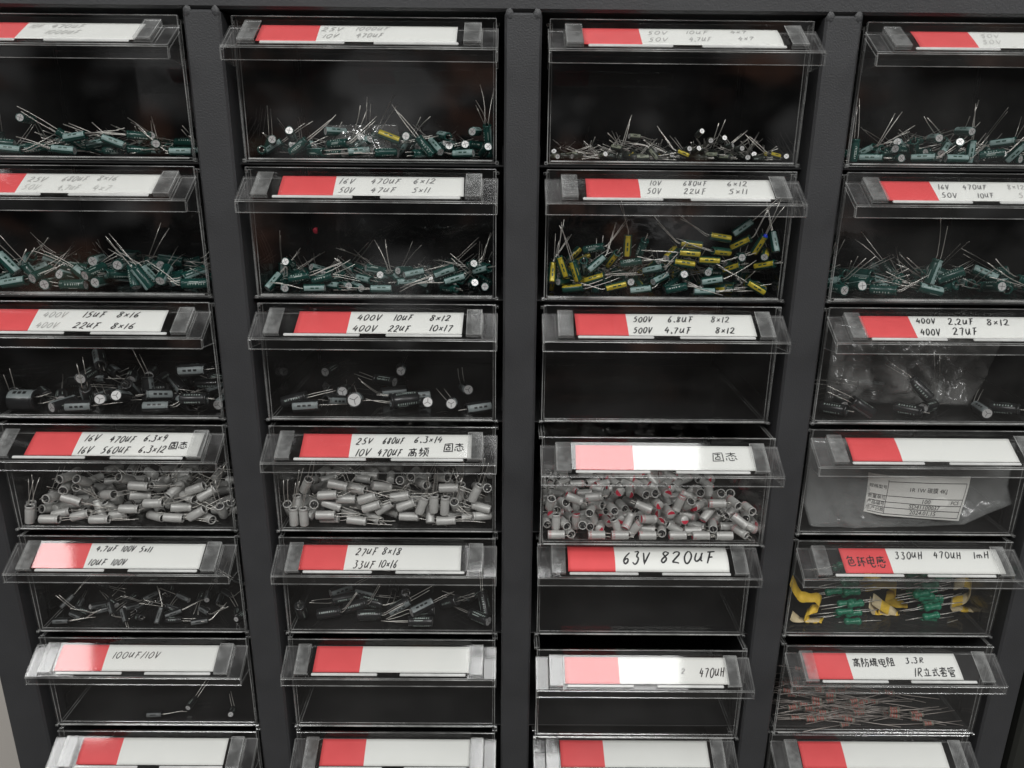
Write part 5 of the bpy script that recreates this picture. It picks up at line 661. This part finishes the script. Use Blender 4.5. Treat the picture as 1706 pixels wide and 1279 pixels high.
# ---------------------------------------------------------------- taped inductors
PTS = {
'tapeL': [[-55.92, 18.0, -34.3], [-52.81, 18.0, -40.71], [-49.4, 18.0, -45.54], [-44.53, 18.0, -46.59], [-39.4, 18.0, -46.01], [-36.42, 18.0, -49.25], [-37.47, 18.0, -53.62], [-41.62, 18.0, -54.75], [-44.32, 18.0, -57.51], [-43.59, 18.0, -61.92], [-40.24, 18.0, -65.78], [-35.99, 18.0, -65.19], [-33.38, 18.0, -66.84], [-34.87, 18.0, -70.2], [-39.03, 18.0, -71.57], [-45.92, 18.0, -66.37], [-53.34, 18.0, -58.68]],
'tapeM1': [[-1.26, 26.0, -52.01], [5.3, 26.0, -56.96], [10.76, 26.0, -60.83], [15.84, 26.0, -65.29], [17.36, 26.0, -68.66], [14.11, 26.0, -69.82], [9.02, 26.0, -65.34], [4.1, 26.0, -58.64]],
'tapeM2': [[-2.86, 26.0, -54.24], [2.35, 26.0, -63.14], [7.59, 26.0, -68.73], [11.49, 26.0, -74.95], [15.5, 26.0, -75.49], [17.1, 26.0, -73.2]],
'tapeM3': [[-2.13, 34.0, -48.22], [10.26, 34.0, -45.9], [16.57, 34.0, -48.65], [16.79, 34.0, -53.13], [10.74, 34.0, -55.42], [14.14, 34.0, -58.22], [21.58, 34.0, -61.56], [26.36, 34.0, -66.65], [23.76, 34.0, -68.96]],
'tapeR': [[49.87, 30.0, -44.23], [57.22, 30.0, -41.97], [61.23, 30.0, -45.26], [60.25, 30.0, -53.04], [56.76, 30.0, -55.31], [50.13, 30.0, -56.48], [52.89, 30.0, -60.95], [59.3, 30.0, -63.73], [64.31, 30.0, -64.26], [66.43, 30.0, -67.66], [61.33, 30.0, -69.4], [56.66, 30.0, -65.45]],
'indL': [[-14.26, 22.0, -64.45], [-13.44, 22.0, -59.99], [-19.45, 22.0, -58.37], [-15.03, 22.0, -55.57], [-14.06, 22.0, -52.25], [-19.25, 22.0, -52.84], [-16.04, 22.0, -48.43], [-16.5, 22.0, -45.15], [-18.91, 22.0, -62.25], [-26.92, 22.0, -45.77]],
'indR': [[35.39, 22.0, -69.15], [34.81, 22.0, -65.79], [35.16, 22.0, -62.21], [34.05, 22.0, -58.54], [33.9, 22.0, -54.89], [32.24, 22.0, -50.82], [36.07, 22.0, -50.8], [27.76, 22.0, -47.02], [33.46, 22.0, -46.76], [24.53, 22.0, -44.86], [36.55, 22.0, -53.55], [32.74, 22.0, -42.62]],
'res': [[-31.66, 12.0, -68.56], [-16.1, 12.0, -67.27], [14.83, 12.0, -67.06], [32.41, 12.0, -66.35], [-32.08, 12.0, -65.22], [-25.74, 12.0, -64.94], [-17.98, 12.0, -64.3], [-6.81, 12.0, -66.97], [33.97, 12.0, -63.96], [-34.03, 12.0, -61.43], [-23.43, 12.0, -60.18], [-15.7, 12.0, -59.53], [-37.44, 12.0, -57.67], [-31.71, 12.0, -56.69], [-27.03, 12.0, -62.57], [17.72, 12.0, -60.5], [35.87, 12.0, -60.73], [-14.07, 12.0, -57.16], [-1.09, 12.0, -59.08], [-40.16, 12.0, -51.46], [-33.65, 12.0, -49.07], [-48.34, 12.0, -48.0], [-52.15, 12.0, -48.61], [-36.88, 12.0, -54.37], [-30.14, 12.0, -53.73], [-43.99, 12.0, -43.91], [-30.45, 12.0, -43.82], [-7.67, 12.0, -54.17], [-22.59, 12.0, -51.92], [-35.69, 12.0, -63.82], [-11.37, 12.0, -62.47], [30.74, 12.0, -68.16]],
'blue': [[50.48, 8.5, -31.98]],
'redchip': [[-32.77, 20.0, -32.18]],
'bag3': [[-23.18, 13.0, -47.29], [-23.75, 13.0, -56.29], [-23.09, 13.0, -64.55], [12.46, 13.0, -46.42], [13.9, 13.0, -55.96], [12.42, 13.0, -64.24]],
'bag': [[-59.04, 12.0, -31.9], [-57.42, 12.0, -48.62], [-52.9, 12.0, -60.92], [-49.71, 12.0, -65.69], [-18.36, 12.0, -66.91], [10.85, 12.0, -65.24], [36.46, 12.0, -63.13], [51.88, 12.0, -53.47], [61.9, 12.0, -47.72], [57.07, 12.0, -36.55], [56.16, 12.0, -23.7], [-25.24, 12.0, -31.64], [30.66, 12.0, -31.67], [30.32, 12.0, -55.53], [-23.96, 12.0, -52.14]],
'bag2': [[-40.79, 14.0, -21.46], [-51.76, 14.0, -48.89], [-48.76, 14.0, -53.81], [-22.22, 14.0, -52.77], [1.44, 14.0, -53.41], [17.87, 14.0, -57.42], [33.3, 14.0, -55.64], [39.06, 14.0, -44.89], [46.36, 14.0, -27.09], [14.19, 14.0, -36.97], [-17.6, 14.0, -37.23]]}
def P3(p): return Vector(p) * mm
def ribbon(pts, wvec, thick, mi_fn=None):
    b = bmesh.new(); pts = [P3(p) for p in pts]
    # smooth
    sm = [pts[0]]
    for a, q in zip(pts, pts[1:]): sm += [a.lerp(q, .14), a.lerp(q, .5), a.lerp(q, .86)]
    sm.append(pts[-1]); sm2 = [sm[0]]
    for a, q in zip(sm, sm[1:]): sm2 += [a.lerp(q, .5)]
    sm2 = [v for p_ in zip(sm, sm2[1:]) for v in p_] + [sm[-1]]
    rows = []
    for i, p in enumerate(sm2):
        wv = wvec + Vector((0, .0006 * math.sin(i * .9), .0005 * math.sin(i * .5)))
        cl = lambda q_: Vector((q_.x, max(q_.y, .0072), max(q_.z, -.0622)))
        rows.append((b.verts.new(cl(p - wv * .5)), b.verts.new(cl(p + wv * .5))))
    for i, (a, q) in enumerate(zip(rows, rows[1:])):
        f = b.faces.new((a[0], a[1], q[1], q[0])); f.smooth = True
        if mi_fn: f.material_index = mi_fn(i, len(rows))
    return b
def inductor_mesh():
    b = bmesh.new(); R = .00225
    lathe(b, [(0, -.0053), (.0006, -.0052), (R * .75, -.0049), (R * 1.04, -.0041), (R, -.0024), (R * .8, -.0017), (R * .8, .0017), (R, .0024), (R * 1.04, .0041), (R * .75, .0049), (.0006, .0052), (0, .0053)], 18)
    return b
def strip(label, taps, inds, ends, rc=(4, 3)):
    root = tag(empty('taped_inductor_strip', origin(*rc)), label, 'inductors', 'folded strips of taped inductors')
    for key, side in taps:
        wv = Vector((.0022, .0042, .0048)) if side else Vector((.0030, .0046, .0036))
        o = link('paper_tape', ribbon(PTS[key], wv, .0002, lambda i, n, s=side, k_=key: (1 if k_ in ('tapeM1', 'tapeR', 'tapeM2') and (i // 6) % 3 != 1 or k_ == 'tapeL' and i > n * .8 else 0)), [M['tape'], M['tape_pale']], root)
        md = o.modifiers.new('t', 'SOLIDIFY'); md.thickness = .0004
        if key in ('tapeM1', 'tapeM3'):
            o2 = o.copy(); COL.objects.link(o2); o2.parent = root; o2.location = (.0015, .013, .007); o2.rotation_euler = (.06, .12, .05)
    proto = None; rg = random.Random(len(inds))
    cx = sum(p[0] for p in inds) / len(inds)
    inds = list(inds) + [(cx + rg.uniform(-5, 6), 25 + rg.uniform(0, 12), rg.uniform(-57, -30)) for _ in range(9)]
    for i, p in enumerate(inds):
        p = P3(p) + Vector((0, rg.uniform(-.002, .006), 0))
        if proto is None: o = proto = link('inductor', inductor_mesh(), M['inductor'], root)
        else: o = proto.copy(); COL.objects.link(o); o.parent = root
        ang = rg.uniform(.10, .30); d = Vector((math.cos(ang), rg.uniform(-.1, .1), math.sin(ang))).normalized()
        o.location = p; o.rotation_mode = 'QUATERNION'; o.rotation_quaternion = Vector((0, 0, 1)).rotation_difference(d)
        for s in (-1, 1):
            l = ends[0 if s < 0 else 1]
            b = bmesh.new(); sag = rg.uniform(-.0015, .0015)
            tube(b, [(0, 0, s * .0045), (sag * .4, 0, s * (.0045 + l * .35)), (sag, sag, s * (.0045 + l * rg.uniform(.85, 1.05)))], .00026, 6)
            link('lead', b, M['lead'], o)
strip('folded strip of green inductors with bright yellow tape at the left side wall', [('tapeL', 0), ('tapeM3', 1)], PTS['indL'], (.017, .012))
strip('folded strip of green inductors between cream tape loops beside the bright yellow one', [('tapeM1', 1), ('tapeM2', 1), ('tapeR', 1)], PTS['indR'], (.013, .013))

# ---------------------------------------------------------------- resistors
def resistor_proto(la, lb):
    b = bmesh.new(); R = .0014
    prof = [(0, -.0033), (.0004, -.0033), (R * .85, -.0031), (R * 1.06, -.0025), (R * 1.02, -.0019), (R * .86, -.0015), (R * .86, -.0007), (R * .86, .0), (R * .86, .0007), (R * .86, .0014), (R * 1.02, .0019), (R * 1.06, .0025), (R * .85, .0031), (.0004, .0033), (0, .0033)]
    lathe(b, prof, 14, mis=[2, 2, 0, 1, 0, 0, 1, 0, 1, 0, 2, 0, 0, 0])
    root = link('resistor', b, [M['res_body'], M['res_red'], M['res_green']])
    for s, l in ((-1, la), (1, lb)):
        b = bmesh.new(); tube(b, [(0, 0, s * .0032), (.0003, 0, s * (.0033 + l * .4)), (.0010, .0004, s * (.0033 + l))], .00024, 6); link('lead', b, M['lead_dull'], root)
    return root
RP = {}; rg = random.Random(9)
RB = [tuple(p) for p in PTS['res']]
for i in range(46): RB.append((rg.triangular(-50, 44, -30), 12 + rg.uniform(2, 26), -61 + abs(rg.gauss(0, 8))))
RB.sort(key=lambda p: p[2]); lbl_rows = {}
for i, p in enumerate(RB):
    lay = ('bottom layer', 'low layer', 'middle layer', 'upper layer', 'top layer')[min(4, i * 5 // len(RB))]
    lbl_rows.setdefault(lay, []).append(p)
for lay, ps in lbl_rows.items():
    ps.sort(key=lambda p: p[0])
    for i, p in enumerate(ps):
        pos = P3(p) + Vector((0, rg.uniform(-.003, .012), 0)); pos.z = min(max(pos.z, -.0612), -.026); pos.x = max(-.050, min(.050, pos.x))
        if pos.z > -.045: pos.y += .008
        a = rg.uniform(-.13, .13); d = Vector((math.cos(a), rg.uniform(-.3, .3), math.sin(a) * .5)).normalized()
        if pos.z < -.057: d.z = abs(d.z) * .2; d.normalize()
        la, lb = min(.026, (.0585 + pos.x) - .0038), min(.026, (.0585 - pos.x) - .0038)
        kk = (round(la, 3), round(lb, 3))
        if kk not in RP: o = RP[kk] = resistor_proto(max(kk[0], .001), max(kk[1], .001))
        else: o = copy_tree(RP[kk])
        o.location = origin(5, 3) + pos; o.rotation_mode = 'QUATERNION'; o.rotation_quaternion = Vector((0, 0, 1)).rotation_difference(d) @ Quaternion((0, 0, 1), rg.uniform(0, 6.28))
        sfx = 'leftmost' if i == 0 else 'rightmost' if i == len(ps) - 1 else ORD[i] + ' from left'
        tag(o, 'red banded resistor, %s of the 3.3R drawer, %s' % (lay, sfx), 'resistor', 'loose resistors in the 3.3R drawer')

# ---------------------------------------------------------------- plastic bags
def bag(name, left, right, mat, depth, amp, freq, label, rc):
    def along(pl, t):
        pl = [P3(p) for p in pl]; s = t * (len(pl) - 1); i = min(int(s), len(pl) - 2); return pl[i].lerp(pl[i + 1], s - i)
    b = bmesh.new(); NX, NZ = 70, 40; G = [{}, {}]
    for side in (0, 1):
        for j in range(NZ + 1):
            for i in range(NX + 1):
                s, t = i / NX, j / NZ
                p = along(left, t).lerp(along(right, t), s)
                bul = (math.sin(math.pi * s) * math.sin(math.pi * (t * .9 + .1))) ** .5 if 0 < s < 1 and 0 < t < 1 else 0
                w = .6 * noise.noise(Vector((p.x * freq, p.z * freq * .6, side * 9.1))) + (1 - 3 * abs(noise.noise(Vector((p.x * freq * 1.3 + p.z * freq * .9, p.z * freq * .35 - p.x * freq * .3, 4 + side))))) * .7 + .35 * (1 - 3 * abs(noise.noise(Vector((p.x * freq * 2.1 - p.z * freq * 1.7, p.z * freq, 14 + side)))))
                y = p.y + (-.5 if side == 0 else 1) * depth * bul + amp * w * bul
                y = max(y, .0084)
                if side == 1 and (i in (0, NX) or j in (0, NZ)): G[1][i, j] = G[0][i, j]; continue
                G[side][i, j] = b.verts.new((p.x, y, max(p.z + amp * .3 * w * bul, -.0624)))
    for side in (0, 1):
        for j in range(NZ):
            for i in range(NX):
                f = b.faces.new((G[side][i, j], G[side][i + 1, j], G[side][i + 1, j + 1], G[side][i, j + 1])); f.smooth = True
    o = link(name, b, mat); o.location = origin(*rc)
    tag(o, label, 'bag'); return o
B = PTS['bag']
top_l = [B[0][0], B[0][1], -8.0]; top_r = [B[10][0] + 1, B[10][1], -10.0]
bagA = bag('plastic_bag', [top_l, B[1], B[2], B[3]], [top_r, B[9], B[8], [B[7][0] - 2, B[7][1], B[7][2]], [B[6][0], B[6][1], -61]], M['bag'], .010, .0025, 60, 'milky plastic bag with a printed paper sticker filling the drawer', (3, 3))
B2 = PTS['bag2']
bagB = bag('plastic_bag', [[B2[1][0] + 3, 24, -12], B2[1], [B2[2][0], 24, -58]], [[B2[8][0] + 2, 24, -8], [B2[7][0] + 3, 24, -34], [B2[6][0], 24, -60]], M['bag_thin'], .016, .011, 48, 'thin crumpled clear bag among black capacitors in the 400V 2.2uF drawer', (2, 3))
B3 = PTS['bag3']
bag('plastic_bag', B3[0:3], B3[3:6], M['bag_small'], .007, .0016, 150, 'small clear shiny bag lying among green capacitors, faded 25V 1000uF drawer', (0, 1))
# sticker with printed table: corners found in drawer coordinates
sa, sb, sc_, sd = (P3(B[i]) for i in (11, 12, 13, 14))
sa = sa + Vector((0, 0, .0035)); sb = sb + Vector((0.0004, 0, .0035))
def st_pt(u, v, off=0.0):
    p = sa.lerp(sb, u).lerp(sd.lerp(sc_, u), v)
    y = .0074 + .0011 * math.sin(u * 5 + 1) * math.sin(v * 3.0) - off + (.0012 * (1 - min(u / .14, 1)))
    return Vector((p.x + .0006 * math.sin(v * 4 + u), y - .0004, p.z + .0013 * (max(0, u - .16) ** .5) * -.3 + .002 * max(0, .2 - u) * 5 * .6))
b = bmesh.new(); g = [[b.verts.new(st_pt(i / 30, j / 12)) for j in range(13)] for i in range(31)]
for i in range(30):
    for j in range(12): b.faces.new((g[i][j], g[i + 1][j], g[i + 1][j + 1], g[i][j + 1])).smooth = True
stk = link('sticker', b, M['sticker'], bagA)
b = bmesh.new()
def st_line(u0, v0, u1, v1, w):
    n = 24; d = Vector((u1 - u0, (v1 - v0) * .35, 0)).normalized(); q = (-d.y * w * .35, d.x * w); rows = []
    for i in range(n + 1):
        u, v = u0 + (u1 - u0) * i / n, v0 + (v1 - v0) * i / n
        rows.append((b.verts.new(st_pt(u + q[0], v + q[1], .00012)), b.verts.new(st_pt(u - q[0], v - q[1], .00012))))
    for a, c2 in zip(rows, rows[1:]): b.faces.new((a[0], a[1], c2[1], c2[0]))
for v in (.16, .52, .67, .80, .95): st_line(.03 if v > .2 else .2, v, .975, v, .007)
st_line(.2, .12, .2, .95, .007); st_line(.975, .16, .975, .95, .007)
def st_text(s, u, v, h, font_w=None):
    cu = bpy.data.curves.new('t', 'FONT'); cu.body = s; cu.size = 1.0; cu.align_x = 'CENTER'; cu.align_y = 'CENTER'; cu.resolution_u = 2
    ob = bpy.data.objects.new('t', cu); COL.objects.link(ob); bpy.context.view_layer.update()
    me = bpy.data.meshes.new_from_object(ob.evaluated_get(bpy.context.evaluated_depsgraph_get()))
    asp = (sa - sb).length / (sa - sd).length
    vs = [b.verts.new(st_pt(u + co.co.x * h / asp, v - co.co.y * h, .00012)) for co in me.vertices]
    for p in me.polygons:
        try: b.faces.new([vs[i] for i in p.vertices])
        except ValueError: pass
    bpy.data.objects.remove(ob); bpy.data.curves.remove(cu); bpy.data.meshes.remove(me)
st_text('1R 1W 碳膜 4KJ', .60, .34, .13); st_text('100', .60, .60, .145); st_text('PCS', .90, .60, .12); st_text('SD41100037', .60, .735, .14); st_text('2024.01.15', .60, .875, .145)
for s, v in (('规格型号', .32), ('数量单位', .585), ('产品编号', .73), ('生产日期', .87)): st_text(s, .105, v, .105)
link('print', b, M['ink'], stk)

# ---------------------------------------------------------------- small odd bits
b = bmesh.new(); bmesh.ops.create_icosphere(b, subdivisions=2, radius=.0013)
for v in b.verts: v.co = Vector((v.co.x * .9, v.co.y * .7, v.co.z * 1.3)) * (1 + .35 * noise.noise(v.co * 1500))
o = link('blue_cap', b, M['blue'], smooth=True); o.location = origin(1, 2) + P3(PTS['blue'][0]); tag(o, 'small bright blue blob among the gold striped capacitors', 'blob')
b = bmesh.new(); bmesh.ops.create_icosphere(b, subdivisions=2, radius=.0013)
for v in b.verts: v.co = Vector((v.co.x * 1.1, v.co.y * .5, v.co.z * 1.2)) * (1 + .5 * noise.noise(v.co * 1200))
o = link('red_chip', b, M['redmark'], smooth=True); o.location = origin(1, 1) + P3(PTS['redchip'][0]); tag(o, 'small bright red chip stuck inside the 16V 470uF 6x12 drawer', 'chip')
